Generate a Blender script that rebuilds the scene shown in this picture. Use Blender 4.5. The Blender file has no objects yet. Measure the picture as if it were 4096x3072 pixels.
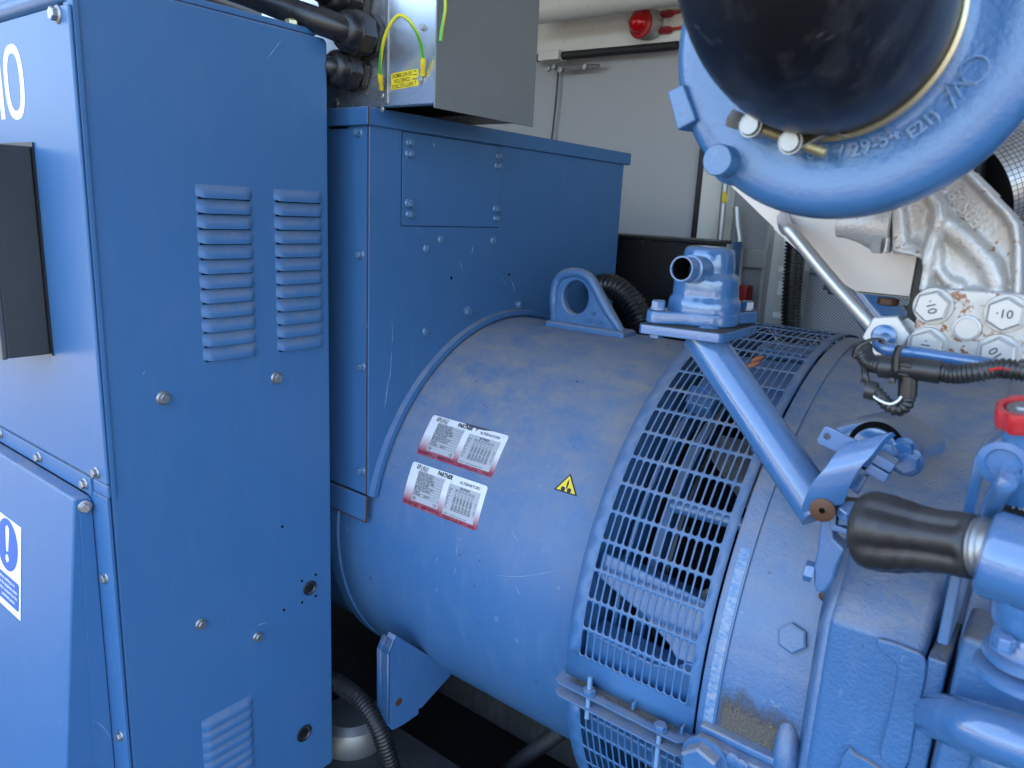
import bpy, bmesh, math, random
from mathutils import Vector, Matrix
random.seed(7)
PI = math.pi; rad = math.radians
sc = bpy.context.scene; COL = sc.collection

# ---------------------------------------------------------------- camera
# X = generator shaft, Y = across the enclosure, Z = up; alternator shaft at y=0 z=0
RX = Vector((0.78676234, 0.17912378, -0.59069425)); RY = Vector((0.61532159, -0.1518941, 0.77350341)); RZ = Vector((0.04882989, -0.97203027, -0.22972329))
F = 2962.16
CAM = Vector((0, -1.42628, 0.70708))
cd = bpy.data.cameras.new('camera'); cam = bpy.data.objects.new('camera', cd); COL.objects.link(cam)
m = Matrix(((RX[0], -RX[1], -RX[2]), (RY[0], -RY[1], -RY[2]), (RZ[0], -RZ[1], -RZ[2])))
cam.matrix_world = Matrix.Translation(CAM) @ m.to_4x4()
cd.sensor_width = 36; cd.lens = F / 4096 * 36; cd.clip_start = 0.02; cd.clip_end = 200
cd.dof.use_dof = True; cd.dof.focus_distance = 1.45; cd.dof.aperture_fstop = 7.0
sc.camera = cam

# ---------------------------------------------------------------- light: open shade, daylight through the open side (-Y)
w = bpy.data.worlds.new('World'); sc.world = w; w.use_nodes = True
nt = w.node_tree; bg = nt.nodes['Background']
sky = nt.nodes.new('ShaderNodeTexSky'); sky.sky_type = 'NISHITA'; sky.sun_disc = False
sky.sun_elevation = rad(55); sky.sun_rotation = rad(-22); sky.air_density = 1.0; sky.dust_density = 3.5; sky.ozone_density = 1.0
nt.links.new(sky.outputs[0], bg.inputs[0]); bg.inputs[1].default_value = 0.15
sd = bpy.data.lights.new('sun', 'SUN'); sd.energy = 5.0; sd.angle = rad(.5); sd.color = (1, 0.93, 0.84)
sun = bpy.data.objects.new('sun', sd); COL.objects.link(sun)
sdir = Vector((0.22, -0.58, -0.90)).normalized()          # the sun stands behind the enclosure; its light comes in off the sunlit yard
sun.rotation_euler = sdir.to_track_quat('-Z', 'Y').to_euler()
sc.view_settings.view_transform = 'Standard'; sc.view_settings.look = 'None'; sc.view_settings.gamma = 1
sc.view_settings.exposure = 3.12

# ---------------------------------------------------------------- pixel -> plane helpers (measured on the photograph, 4096 wide)
ZR = dict(z1=(0, 0, .6329), z2=(0, 1000, .6329), z3=(0, 2022, .6329), z4=(1250, 0, .6329), z5=(1250, 1000, .6329), z6=(1250, 2022, .6329), z7=(2696, 0, .6329),
          q2=(2400, 900, .4521), q3=(3096, 900, .4521), q4=(3096, 1500, .4521), q5=(2300, 1500, .4521), q6=(2200, 2200, .5255), q7=(3096, 2200, .5255),
          g2=(900, 0, .3617), g3=(2450, 850, .3617), b3=(1300, 2500, .4521), w2=(2100, 0, .4973), D=(0, 0, 1.8517), F=(0, 0, 1.0), L=(1600, 1620, .3195), h3=(3500, 400, .663))
def ray(k, x, y):
    x0, y0, s = ZR[k]; d = Vector((x0 + x * s - 2048, y0 + y * s - 1536, F))
    return Vector((RX.dot(d), RY.dot(d), RZ.dot(d)))
def on(ax, val, k, x, y):
    v = ray(k, x, y); i = 'xyz'.index(ax); return CAM + v * ((val - CAM[i]) / v[i])
def oncyl(r, k, x, y):
    v = ray(k, x, y); a = v.y ** 2 + v.z ** 2; b = 2 * (CAM.y * v.y + CAM.z * v.z); c = CAM.y ** 2 + CAM.z ** 2 - r * r
    return CAM + v * ((-b - math.sqrt(max(b * b - 4 * a * c, 0))) / 2 / a)
def V(*a): return Vector(a)
def RC(x, r, deg): return V(x, -r * math.cos(rad(deg)), r * math.sin(rad(deg)))

# ---------------------------------------------------------------- materials
MT = {}
def newmat(name):
    M = bpy.data.materials.new(name); M.use_nodes = True; MT[name] = M
    return M, M.node_tree, M.node_tree.nodes['Principled BSDF']
def nn(t, typ, **k):
    n = t.nodes.new(typ)
    for a, v in k.items():
        if a.startswith('i_'):
            key = a[2:]; key = int(key) if key.isdigit() else key.replace('_', ' ')
            n.inputs[key].default_value = v
        else: setattr(n, a, v)
    return n
def mixc(t, fac, a, b):
    n = t.nodes.new('ShaderNodeMix'); n.data_type = 'RGBA'
    for i, v in ((0, fac), (6, a), (7, b)):
        if isinstance(v, (tuple, float, int)): n.inputs[i].default_value = (*v, 1) if isinstance(v, tuple) and len(v) == 3 else v
        else: t.links.new(v, n.inputs[i])
    return n.outputs[2]
def math_(t, op, a, b=0.0, clamp=False):
    n = t.nodes.new('ShaderNodeMath'); n.operation = op; n.use_clamp = clamp
    for i, v in ((0, a), (1, b)):
        if isinstance(v, (float, int)): n.inputs[i].default_value = v
        else: t.links.new(v, n.inputs[i])
    return n.outputs[0]
def noise(t, scale, detail=4, rough=.55, vec=None, stretch=None):
    n = nn(t, 'ShaderNodeTexNoise'); n.inputs['Scale'].default_value = scale; n.inputs['Detail'].default_value = detail; n.inputs['Roughness'].default_value = rough
    tc = nn(t, 'ShaderNodeNewGeometry')
    if stretch:
        mp = nn(t, 'ShaderNodeMapping'); mp.inputs['Scale'].default_value = stretch; t.links.new(tc.outputs['Position'], mp.inputs[0]); t.links.new(mp.outputs[0], n.inputs['Vector'])
    else: t.links.new(tc.outputs['Position'], n.inputs['Vector'])
    return n.outputs['Fac']
def ramp(t, v, a, b):
    n = nn(t, 'ShaderNodeMapRange'); n.inputs[1].default_value = a; n.inputs[2].default_value = b; t.links.new(v, n.inputs[0]); n.clamp = True
    return n.outputs[0]
BLUE = (0.044, 0.136, 0.298)
def paint(name, base=BLUE, rough=.33, dust=0.5, cast=0.0, wear=.3, dustcol=(.255, .243, .236), spec=.5, chips=.0, grime=0.0, metal=0.0, coat=0.0, fade=.25):
    M, t, p = newmat(name)
    n1 = noise(t, 3.0, 5, .6); n2 = noise(t, 40, 5, .6, stretch=(1, 1, .25)); n3 = noise(t, 900, 2)
    pale = tuple(min(1, c * .85 + .04) for c in base)
    c = mixc(t, math_(t, 'MULTIPLY', ramp(t, n1, .4, .75), fade), base, pale)
    c = mixc(t, math_(t, 'MULTIPLY', ramp(t, n2, .5, .8), wear * .6), c, tuple(min(1, q * .7 + .12) for q in base))
    g = nn(t, 'ShaderNodeNewGeometry'); sx = nn(t, 'ShaderNodeSeparateXYZ'); t.links.new(g.outputs['Normal'], sx.inputs[0])
    up = ramp(t, sx.outputs[2], .08, .9); nd = ramp(t, noise(t, 14, 8, .75, stretch=(1, 1.6, 1)), .25, .68); fine = ramp(t, n3, .25, .75)
    d = math_(t, 'MULTIPLY', math_(t, 'MULTIPLY', up, nd), dust); d = math_(t, 'MULTIPLY', d, math_(t, 'ADD', math_(t, 'MULTIPLY', fine, .4), .75), True)
    c = mixc(t, d, c, dustcol)
    if grime:
        gr = math_(t, 'MULTIPLY', ramp(t, noise(t, 22, 9, .75), .55, .72), grime); c = mixc(t, gr, c, (.06, .055, .05))
    if chips:
        ch = ramp(t, noise(t, 55, 3, .5), .735, .75); c = mixc(t, math_(t, 'MULTIPLY', ch, chips), c, (.05, .035, .02))
    # fine scratches
    wv = ramp(t, noise(t, 60, 3, .5, stretch=(1.0, 6, .35)), .70, .73); c = mixc(t, math_(t, 'MULTIPLY', wv, wear * .5), c, tuple(min(1, q * .5 + .3) for q in base))
    t.links.new(c, p.inputs['Base Color'])
    r = math_(t, 'ADD', math_(t, 'MULTIPLY', d, .5), rough); r = math_(t, 'ADD', r, math_(t, 'MULTIPLY', n1, .12), True); t.links.new(r, p.inputs['Roughness'])
    p.inputs['Specular IOR Level'].default_value = spec; p.inputs['Metallic'].default_value = metal
    p.inputs['Coat Weight'].default_value = coat; p.inputs['Coat Roughness'].default_value = .12
    bm = nn(t, 'ShaderNodeBump'); bm.inputs['Strength'].default_value = .25 if cast else .06; bm.inputs['Distance'].default_value = .002
    hb = noise(t, 210 if cast else 500, 4 if cast else 2, .6)
    if cast:
        hb = math_(t, 'ADD', math_(t, 'MULTIPLY', hb, cast), math_(t, 'MULTIPLY', noise(t, 60, 3), .5)); bm.inputs['Strength'].default_value = min(.9, .45 * cast + .15); bm.inputs['Distance'].default_value = .003
    t.links.new(hb, bm.inputs['Height']); t.links.new(bm.outputs[0], p.inputs['Normal'])
    return M
paint('sheet', dust=.9, rough=.34, wear=.2, fade=.2, spec=.38)
paint('frame_blue', dust=1.15, rough=.36, wear=.5, chips=.9, fade=.5)
paint('cast_blue', dust=1.3, rough=.24, coat=.25, cast=.9, wear=.4, chips=.5)
paint('gloss_blue', dust=.35, rough=.06, cast=.3, wear=.25, grime=.3, spec=.8, coat=.6, base=(.046, .143, .318))
paint('turbo_blue', dust=.2, rough=.2, coat=.3, spec=.7, cast=.5, wear=.15, base=(.046, .143, .318))
paint('silver_cast', base=(.62, .60, .57), dust=.3, rough=.33, cast=1.1, metal=.35, dustcol=(.5, .45, .38), fade=.1)
paint('zinc', base=(.33, .33, .32), dust=.2, rough=.32, metal=.8, wear=.6, grime=.3)
paint('yellow_zinc', base=(.50, .44, .28), dust=.1, rough=.3, metal=.8, wear=.6, grime=.4)
paint('galvanised', base=(.75, .79, .83), dust=.0, rough=.22, metal=.9, wear=.5, fade=.6)
paint('grey_plate', base=(.24, .25, .25), dust=.0, rough=.38, metal=.5, wear=.5)
paint('dark_frame', base=(.012, .012, .013), dust=.35, rough=.55, dustcol=(.07, .065, .06), cast=.2)
paint('black_cab', base=(.008, .008, .009), dust=.9, rough=.35, dustcol=(.30, .28, .25), wear=.0)
paint('rubber', base=(.006, .006, .007), dust=.05, rough=.28, wear=.5, dustcol=(.15, .14, .13), cast=.05)
paint('grip', base=(.016, .015, .015), dust=.3, rough=.3, wear=.3, dustcol=(.10, .09, .085), cast=.05)
paint('plastic', base=(.014, .014, .014), dust=.4, rough=.22, wear=.4, dustcol=(.12, .11, .10))
paint('conduit', base=(.010, .010, .010), dust=.12, rough=.22, wear=.2, dustcol=(.12, .11, .10))
paint('gadget_black', base=(.028, .029, .031), dust=.6, rough=.4, wear=.1)
paint('steel_tube', base=(.50, .49, .47), rough=.28, metal=.75, wear=.3, dust=.1)
paint('bolt_blue', base=(.11, .22, .36), rough=.28, metal=.3, wear=.9, dust=.3)
paint('felt', base=(.035, .035, .035), rough=.7, wear=1.0, dust=.0, fade=.9, grime=.8)
paint('white_panel', base=(.46, .465, .47), dust=.0, rough=.45, wear=.1)
paint('cream', base=(.78, .77, .70), dust=.3, rough=.4, wear=.3, grime=.15)
paint('light_metal', base=(.47, .47, .455), dust=.1, rough=.3, metal=.5, wear=.5)
paint('shield', base=(.60, .55, .49), dust=.3, rough=.4, metal=.25, cast=.25, chips=.6, dustcol=(.5, .45, .4))
paint('rusty', base=(.12, .06, .035), dust=.3, rough=.5, metal=.5, wear=.6)
paint('red_plastic', base=(.45, .012, .016), dust=.25, rough=.25, wear=.5)
paint('red_dark', base=(.28, .012, .015), dust=.2, rough=.3)
paint('wood', base=(.02, .02, .022), dust=.8, rough=.7, dustcol=(.05, .045, .04))
paint('yellow', base=(.80, .60, .02), dust=.0, rough=.4, wear=.1, fade=0)
paint('copper', base=(.55, .2, .1), dust=0, rough=.4)
def plain(name, col, rough=.5, metal=0.0, spec=.5, emit=0):
    M, t, p = newmat(name); p.inputs['Base Color'].default_value = (*col, 1); p.inputs['Roughness'].default_value = rough; p.inputs['Metallic'].default_value = metal
    p.inputs['Specular IOR Level'].default_value = spec
    return M
plain('ink', (.012, .012, .014), .5); plain('white_ink', (.85, .85, .85), .45); plain('blue_ink', (.012, .10, .38), .45); plain('green_ink', (.02, .18, .04), .5)
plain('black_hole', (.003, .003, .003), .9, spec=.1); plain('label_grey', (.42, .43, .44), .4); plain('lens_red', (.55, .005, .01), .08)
plain('seed', (.30, .10, .03), .6); plain('brown_sleeve', (.30, .09, .05), .5); plain('pale', (.75, .75, .72), .5); plain('yard_concrete', (.23, .215, .195), .8); plain('dark_grey', (.06, .065, .075), .5); plain('red_line', (.5, .01, .01), .4)
def ew(name):       # earth wire: green with a yellow stripe
    M, t, p = newmat(name); uv = nn(t, 'ShaderNodeUVMap'); s = nn(t, 'ShaderNodeSeparateXYZ'); t.links.new(uv.outputs[0], s.inputs[0])
    f = math_(t, 'LESS_THAN', math_(t, 'FRACT', s.outputs[0]), .5); t.links.new(mixc(t, f, (.72, .62, .02), (.10, .42, .04)), p.inputs['Base Color']); p.inputs['Roughness'].default_value = .35
ew('earth_wire_sheath')
def silver_rust():
    for nm, amt in (('rusty_silver', .615), ('rusty_silver_plate', .53)):
        M, t, p = newmat(nm); base = (.50, .49, .465)
        a = ramp(t, noise(t, 105, 5, .65), amt, amt + .06); b = ramp(t, noise(t, 8, 3), .42, .7)
        f = math_(t, 'MULTIPLY', a, math_(t, 'ADD', b, .55), True)
        c = mixc(t, ramp(t, noise(t, 20, 6, .7), .45, .7), base, (.42, .38, .32)); c = mixc(t, f, c, (.22, .085, .025))
        t.links.new(c, p.inputs['Base Color']); p.inputs['Metallic'].default_value = .3; p.inputs['Roughness'].default_value = .36
        bm = nn(t, 'ShaderNodeBump'); bm.inputs['Strength'].default_value = .55 if nm == 'rusty_silver' else .15; bm.inputs['Distance'].default_value = .002
        t.links.new(noise(t, 240, 3), bm.inputs['Height']); t.links.new(bm.outputs[0], p.inputs['Normal'])
silver_rust()
def labelmat():     # printed gradient: grey-white fading to dark red at the foot
    M, t, p = newmat('plate_print'); uv = nn(t, 'ShaderNodeUVMap'); s = nn(t, 'ShaderNodeSeparateXYZ'); t.links.new(uv.outputs[0], s.inputs[0])
    f = ramp(t, s.outputs[1], .50, .10); c = mixc(t, f, (.72, .72, .72), (.30, .04, .07))
    d = ramp(t, noise(t, 90, 6, .7), .5, .75); c = mixc(t, math_(t, 'MULTIPLY', d, .35), c, (.42, .40, .38)); t.links.new(c, p.inputs['Base Color']); p.inputs['Roughness'].default_value = .35
labelmat()
def meshsleeve():   # wire-mesh wrapped insulation
    M, t, p = newmat('mesh_sleeve'); g = nn(t, 'ShaderNodeUVMap'); b = nn(t, 'ShaderNodeTexBrick'); b.offset = .0; b.inputs['Scale'].default_value = 1; b.inputs['Color1'].default_value = (.38, .37, .35, 1); b.inputs['Color2'].default_value = (.46, .45, .43, 1); b.inputs['Mortar'].default_value = (.07, .065, .06, 1)
    b.inputs['Mortar Size'].default_value = .08; b.inputs['Brick Width'].default_value = 1; b.inputs['Row Height'].default_value = 1; t.links.new(g.outputs[0], b.inputs['Vector'])
    t.links.new(b.outputs[0], p.inputs['Base Color']); p.inputs['Metallic'].default_value = .6; p.inputs['Roughness'].default_value = .35
meshsleeve()
def perfpanel():    # pegged acoustic panel with fine dark holes
    M, t, p = newmat('perforated'); g = nn(t, 'ShaderNodeNewGeometry'); mp = nn(t, 'ShaderNodeMapping'); mp.inputs['Scale'].default_value = (1, 0, 1); mp.inputs['Rotation'].default_value = (0, rad(45), 0)
    v = nn(t, 'ShaderNodeTexVoronoi'); v.inputs['Scale'].default_value = 130; v.inputs['Randomness'].default_value = 0.0; t.links.new(g.outputs['Position'], mp.inputs[0]); t.links.new(mp.outputs[0], v.inputs['Vector'])
    c = mixc(t, math_(t, 'LESS_THAN', v.outputs['Distance'], .3), (.40, .41, .42), (.09, .09, .09)); t.links.new(c, p.inputs['Base Color']); p.inputs['Roughness'].default_value = .5
perfpanel()
M, t, p = newmat('worn_band')
f = ramp(t, noise(t, 90, 6, .65, stretch=(1, .6, 2.2)), .38, .62); c = mixc(t, f, (.06, .18, .38), (.24, .30, .38)); t.links.new(c, p.inputs['Base Color']); p.inputs['Roughness'].default_value = .3

def depositmat():
    M, t, p = newmat('dirt_deposit'); uv = nn(t, 'ShaderNodeUVMap'); sp_ = nn(t, 'ShaderNodeSeparateXYZ'); t.links.new(uv.outputs[0], sp_.inputs[0])
    n1 = noise(t, 26, 8, .7); n2 = noise(t, 420, 3, .6)
    c = mixc(t, ramp(t, n2, .35, .7), (.045, .038, .031), (.14, .128, .11)); t.links.new(c, p.inputs['Base Color']); p.inputs['Roughness'].default_value = .8
    f = math_(t, 'ADD', math_(t, 'MULTIPLY', sp_.outputs[1], 1.4), math_(t, 'MULTIPLY', n1, -1.3)); f = math_(t, 'ADD', f, math_(t, 'MULTIPLY', n2, -.35))
    a = ramp(t, f, .15, -.35); e1 = ramp(t, sp_.outputs[0], 0, .12); e2 = ramp(t, sp_.outputs[0], 1, .88)
    a = math_(t, 'MULTIPLY', math_(t, 'MULTIPLY', a, e1), e2); t.links.new(a, p.inputs['Alpha'])
depositmat()
def deposit(parent, fn, nu=16, nv=10, name='dirt_deposit'):   # fn(u, v) -> point; v=0 is the thick edge
    bm = BM(); uvl = bm.loops.layers.uv.verify(); G = [[bm.verts.new(fn(i / nu, j / nv)) for i in range(nu + 1)] for j in range(nv + 1)]
    for j in range(nv):
        for i in range(nu):
            f = bm.faces.new((G[j][i], G[j][i + 1], G[j + 1][i + 1], G[j + 1][i]))
            for lp, (a, b) in zip(f.loops, ((i, j), (i + 1, j), (i + 1, j + 1), (i, j + 1))): lp[uvl].uv = (a / nu, b / nv)
    return obj(name, bm, 'dirt_deposit', parent, recalc=False)
# ---------------------------------------------------------------- object helpers
WL = {}
def thing(name, label, cat, loc, group=None):
    o = bpy.data.objects.new(name, None); COL.objects.link(o); o.location = loc; o.empty_display_size = .05
    o['label'] = label; o['category'] = cat
    if group: o['group'] = group
    WL[o] = Vector(loc); return o
def tag(o, label, cat, group=None):
    o['label'] = label; o['category'] = cat
    if group: o['group'] = group
    return o
def obj(name, bm, mat, parent=None, bevel=0.0, smooth=True, sharp=35, label=None, solid=0.0, recalc=True):
    if recalc: bmesh.ops.recalc_face_normals(bm, faces=bm.faces)
    bm.verts.ensure_lookup_table()
    n = len(bm.verts); c = Vector((0, 0, 0))
    lo = [min(v.co[i] for v in bm.verts) for i in range(3)]; hi = [max(v.co[i] for v in bm.verts) for i in range(3)]
    c = Vector([(a + b) / 2 for a, b in zip(lo, hi)])
    if parent is None: c.z = lo[2]
    for v in bm.verts: v.co -= c
    for f in bm.faces: f.smooth = smooth
    if smooth and not bevel:
        for e in bm.edges:
            if len(e.link_faces) == 2 and e.calc_face_angle(0) > rad(sharp): e.smooth = False
    me = bpy.data.meshes.new(name); bm.to_mesh(me); bm.free()
    me.materials.append(MT[mat]); o = bpy.data.objects.new(name, me); COL.objects.link(o)
    pw = WL[parent] if parent else Vector((0, 0, 0))
    if parent: o.parent = parent
    o.location = c - pw; WL[o] = c
    if solid:
        s = o.modifiers.new('s', 'SOLIDIFY'); s.thickness = abs(solid); s.offset = 1 if solid > 0 else -1
    if bevel:
        b = o.modifiers.new('b', 'BEVEL'); b.width = bevel; b.segments = 2; b.limit_method = 'ANGLE'; b.angle_limit = rad(40); b.harden_normals = False
        wn = o.modifiers.new('w', 'WEIGHTED_NORMAL'); wn.keep_sharp = True
    if label: o['label'] = label
    return o
def BM(): return bmesh.new()
def box(bm, lo, hi):
    vs = [bm.verts.new((x, y, z)) for x in (lo[0], hi[0]) for y in (lo[1], hi[1]) for z in (lo[2], hi[2])]
    for f in ((0, 1, 3, 2), (4, 6, 7, 5), (0, 4, 5, 1), (2, 3, 7, 6), (0, 2, 6, 4), (1, 5, 7, 3)): bm.faces.new([vs[i] for i in f])
    return bm
def prism(bm, pts, off):            # polygon (world points) extruded by vector off
    a = [bm.verts.new(p) for p in pts]; b = [bm.verts.new(Vector(p) + off) for p in pts]; n = len(pts)
    bm.faces.new(a); bm.faces.new(b[::-1])
    for i in range(n): bm.faces.new((a[i], b[i], b[(i + 1) % n], a[(i + 1) % n]))
    return bm
def frame(d):
    d = d.normalized(); u = d.cross(V(0, 0, 1)) if abs(d.z) < .95 else d.cross(V(1, 0, 0)); u.normalize(); return u, d.cross(u).normalized() * -1
def lathe(bm, o, d, prof, seg=48, caps=(True, True), a0=0, a1=360, ref=None):   # prof [(t, r)] along d
    d = d.normalized(); u, v = frame(d)
    if ref is not None: u = (ref - d * ref.dot(d)).normalized(); v = u.cross(d)
    full = abs(a1 - a0 - 360) < .01; N = seg if full else seg + 1; rings = []
    for t_, r in prof:
        rings.append([bm.verts.new(o + d * t_ + (u * math.cos(a) + v * math.sin(a)) * r) for a in [rad(a0 + (a1 - a0) * i / seg) for i in range(N)]])
    for A, B in zip(rings, rings[1:]):
        for i in range(N if full else N - 1):
            j = (i + 1) % N; bm.faces.new((A[i], A[j], B[j], B[i]))
    if full:
        if caps[0]: bm.faces.new(rings[0][::-1])
        if caps[1]: bm.faces.new(rings[-1])
    return bm
def smoothpts(P, n=10):
    P = [Vector(p) for p in P]; out = []
    Q = [P[0] * 2 - P[1]] + P + [P[-1] * 2 - P[-2]]
    for i in range(1, len(Q) - 2):
        a, b, c, d = Q[i - 1:i + 3]
        for k in range(n):
            t_ = k / n; out.append(.5 * ((2 * b) + (c - a) * t_ + (2 * a - 5 * b + 4 * c - d) * t_ ** 2 + (3 * b - a - 3 * c + d) * t_ ** 3))
    out.append(P[-1]); return out
def resample(P, step):
    L = [0]
    for a, b in zip(P, P[1:]): L.append(L[-1] + (b - a).length)
    n = max(2, int(L[-1] / step)); out = []; j = 0
    for i in range(n + 1):
        s = L[-1] * i / n
        while j < len(L) - 2 and L[j + 1] < s: j += 1
        out.append(P[j].lerp(P[j + 1], (s - L[j]) / max(1e-9, L[j + 1] - L[j])))
    return out
def tube(bm, P, r, seg=16, caps=True, uvn=0):
    rings = []; u = None; uvl = bm.loops.layers.uv.verify() if uvn else None; s = 0; S = []
    for i, p in enumerate(P):
        d = (P[min(i + 1, len(P) - 1)] - P[max(i - 1, 0)]).normalized()
        if u is None: u, _ = frame(d)
        u = (u - d * u.dot(d)).normalized(); v = d.cross(u); rr = r(i) if callable(r) else r
        if i: s += (p - P[i - 1]).length
        S.append(s)
        rings.append([bm.verts.new(p + (u * math.cos(2 * PI * k / seg) + v * math.sin(2 * PI * k / seg)) * rr) for k in range(seg)])
    for q, (A, B) in enumerate(zip(rings, rings[1:])):
        for k in range(seg):
            f = bm.faces.new((A[k], A[(k + 1) % seg], B[(k + 1) % seg], B[k]))
            if uvn:
                for lp, (uu, vv) in zip(f.loops, ((k, q), (k + 1, q), (k + 1, q + 1), (k, q + 1))):
                    lp[uvl].uv = (uu / seg * uvn[0], S[vv] * uvn[1] + uu / seg * (uvn[2] if len(uvn) > 2 else 0)) if uvn[0] > 1 else (uu / seg + S[vv] * uvn[1], S[vv])
    if caps: bm.faces.new(rings[0][::-1]); bm.faces.new(rings[-1])
    return bm
def pipe(name, P, r, mat, parent=None, seg=20, n=10, **k): return obj(name, tube(BM(), smoothpts(P, n) if n > 1 else [Vector(p) for p in P], r, seg), mat, parent, **k)
def corr(name, P, r, mat, parent=None, pitch=.0045, depth=.16, **k):
    Q = resample(smoothpts(P, 12), pitch / 4); pr = (1, 1, 1 - depth, 1 - depth)
    return obj(name, tube(BM(), Q, lambda i: r * pr[i % 4], 18), mat, parent, sharp=60, **k)
# bolts: shared meshes, head along +Z, flange radius 1
def bolt_mesh(kind):
    bm = BM(); z = V(0, 0, 1); o = V(0, 0, 0)
    if kind == 'flange':
        lathe(bm, o, z, [(0, 1), (.12, 1), (.28, .82), (.3, .5)], 20, (True, True)); h = BM(); lathe(bm, V(0, 0, .2), z, [(0, .78), (.55, .78), (.66, .66)], 6, (False, True))
    elif kind == 'hex': lathe(bm, o, z, [(0, 1), (.15, 1)], 24); lathe(bm, V(0, 0, .1), z, [(0, .86), (.62, .86), (.72, .74)], 6, (False, True))
    elif kind == 'barehex': lathe(bm, o, z, [(0, 1), (.62, 1), (.75, .86)], 6)
    elif kind == 'pan': lathe(bm, o, z, [(0, 1), (.2, .97), (.4, .78), (.5, .4), (.52, .02)], 20)
    elif kind == 'slot':
        lathe(bm, o, z, [(0, 1), (.12, .96), (.25, .8), (.30, .5), (.32, .02)], 20); box(bm, (-.85, -.09, .2), (.85, .09, .335))
    elif kind == 'stud': lathe(bm, o, z, [(0, 1)] + [(.15 + i * .12, (1.0, .86)[i % 2]) for i in range(60)], 10)
    bmesh.ops.recalc_face_normals(bm, faces=bm.faces)
    for f in bm.faces: f.smooth = True
    for e in bm.edges:
        if len(e.link_faces) == 2 and e.calc_face_angle(0) > rad(28): e.smooth = False
    me = bpy.data.meshes.new('bolt_' + kind); bm.to_mesh(me); bm.free(); return me
BMES = {}
def bolt(parent, p, nrm, r, mat='zinc', kind='flange', spin=None, name=None, zs=1.0):
    key = (kind, mat)
    if key not in BMES: me = bolt_mesh(kind); me.materials.append(MT[mat]); BMES[key] = me
    o = bpy.data.objects.new(name or {'stud': 'stud', 'pan': 'screw', 'slot': 'screw'}.get(kind, 'bolt'), BMES[key]); COL.objects.link(o); o.parent = parent
    q = nrm.normalized().to_track_quat('Z', 'Y') @ Matrix.Rotation(random.uniform(0, PI) if spin is None else spin, 3, 'Z').to_quaternion()
    o.rotation_mode = 'QUATERNION'; o.rotation_quaternion = q; o.scale = (r, r, r * zs); o.location = Vector(p) - WL[parent]; WL[o] = Vector(p); return o
_tc = {}
def textbm(s, size, bold=0.0, align='CENTER', spacing=1.0, xs=1.0, shear=0.0):
    cu = bpy.data.curves.new('t', 'FONT'); cu.body = s; cu.size = size; cu.offset = bold; cu.align_x = align; cu.align_y = 'CENTER'; cu.space_character = spacing; cu.shear = shear; cu.resolution_u = 3
    o = bpy.data.objects.new('t', cu); COL.objects.link(o); bpy.context.view_layer.update(); dg = bpy.context.evaluated_depsgraph_get()
    me = bpy.data.meshes.new_from_object(o.evaluated_get(dg)); bm = BM(); bm.from_mesh(me); bpy.data.meshes.remove(me); bpy.data.objects.remove(o); bpy.data.curves.remove(cu)
    for v in bm.verts: v.co.x *= xs
    return bm
def merge(dst, src, fn=None):
    mp = {}
    for v in src.verts: mp[v] = dst.verts.new(fn(v.co) if fn else v.co)
    for f in src.faces:
        try: dst.faces.new([mp[v] for v in f.verts])
        except ValueError: pass
    src.free(); return dst
def rrect(w, h, r, n=5):
    P = []
    for cx, cy, a in ((w / 2 - r, h / 2 - r, 0), (-w / 2 + r, h / 2 - r, 90), (-w / 2 + r, -h / 2 + r, 180), (w / 2 - r, -h / 2 + r, 270)):
        for i in range(n + 1): P.append((cx + r * math.cos(rad(a + 90 * i / n)), cy + r * math.sin(rad(a + 90 * i / n))))
    return P
X1, Y1, Z1 = V(1, 0, 0), V(0, 1, 0), V(0, 0, 1)

# ================================================================= SETTING
def struct(name, bm, mat):
    o = obj(name, bm, mat, smooth=False); o['kind'] = 'structure'; return o
struct('ground', box(BM(), (-8, -12, -1.05), (8, 8, -1.0)), 'wood')
struct('yard', box(BM(), (-20, -30, -1.12), (20, -1.9, -1.06)), 'yard_concrete')
t_ = thing('enclosure_wall', 'pale grey enclosure wall with cream door header, behind the generator', 'wall', (-1.5, 1.12, -1))
YW = 1.12
obj('wall_panel', box(BM(), (-3.2, YW, -1), (-1.16, YW + .04, 1.715)), 'white_panel', t_, smooth=False)
obj('wall_panel', box(BM(), (-1.16, YW + .03, -1), (3.0, YW + .06, 1.715)), 'perforated', t_, smooth=False, label='pale panel with a dense pattern of small holes')
obj('door_header', box(BM(), (-3.2, YW - .05, 1.293), (.6, YW + .02, 1.44)), 'cream', t_, bevel=.004)
obj('header_lip', box(BM(), (-3.2, YW - .075, 1.442), (.6, YW + .02, 1.50)), 'cream', t_, bevel=.003)
obj('door_frame', box(BM(), (-1.158, YW - .02, -.6), (-1.135, YW + .028, 1.292)), 'black_cab', t_, smooth=False)
fr = obj('frame_post', box(BM(), (-1.133, YW - .03, -.6), (-1.03, YW + .028, 1.292)), 'cream', t_, bevel=.003)
for i in range(4): obj('panel_rib', box(BM(), (-1.0, YW + .0, .12 + i * .43), (.9, YW + .029, .185 + i * .43)), 'light_metal', t_, bevel=.004)
t_ = thing('enclosure_roof', 'pale enclosure roof over the generator, at the very top', 'roof', (0, .5, 1.62))
obj('roof_panel', box(BM(), (-4, -1.25, 1.72), (3.0, 1.3, 1.76)), 'cream', t_, smooth=False)
t_ = thing('end_wall', 'dark far end wall of the enclosure behind the control cabinet', 'wall', (-3.2, 0, -1))
obj('wall_panel', box(BM(), (-3.26, -1.25, -1), (-3.22, 1.1, 1.715)), 'dark_grey', t_, smooth=False)
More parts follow.
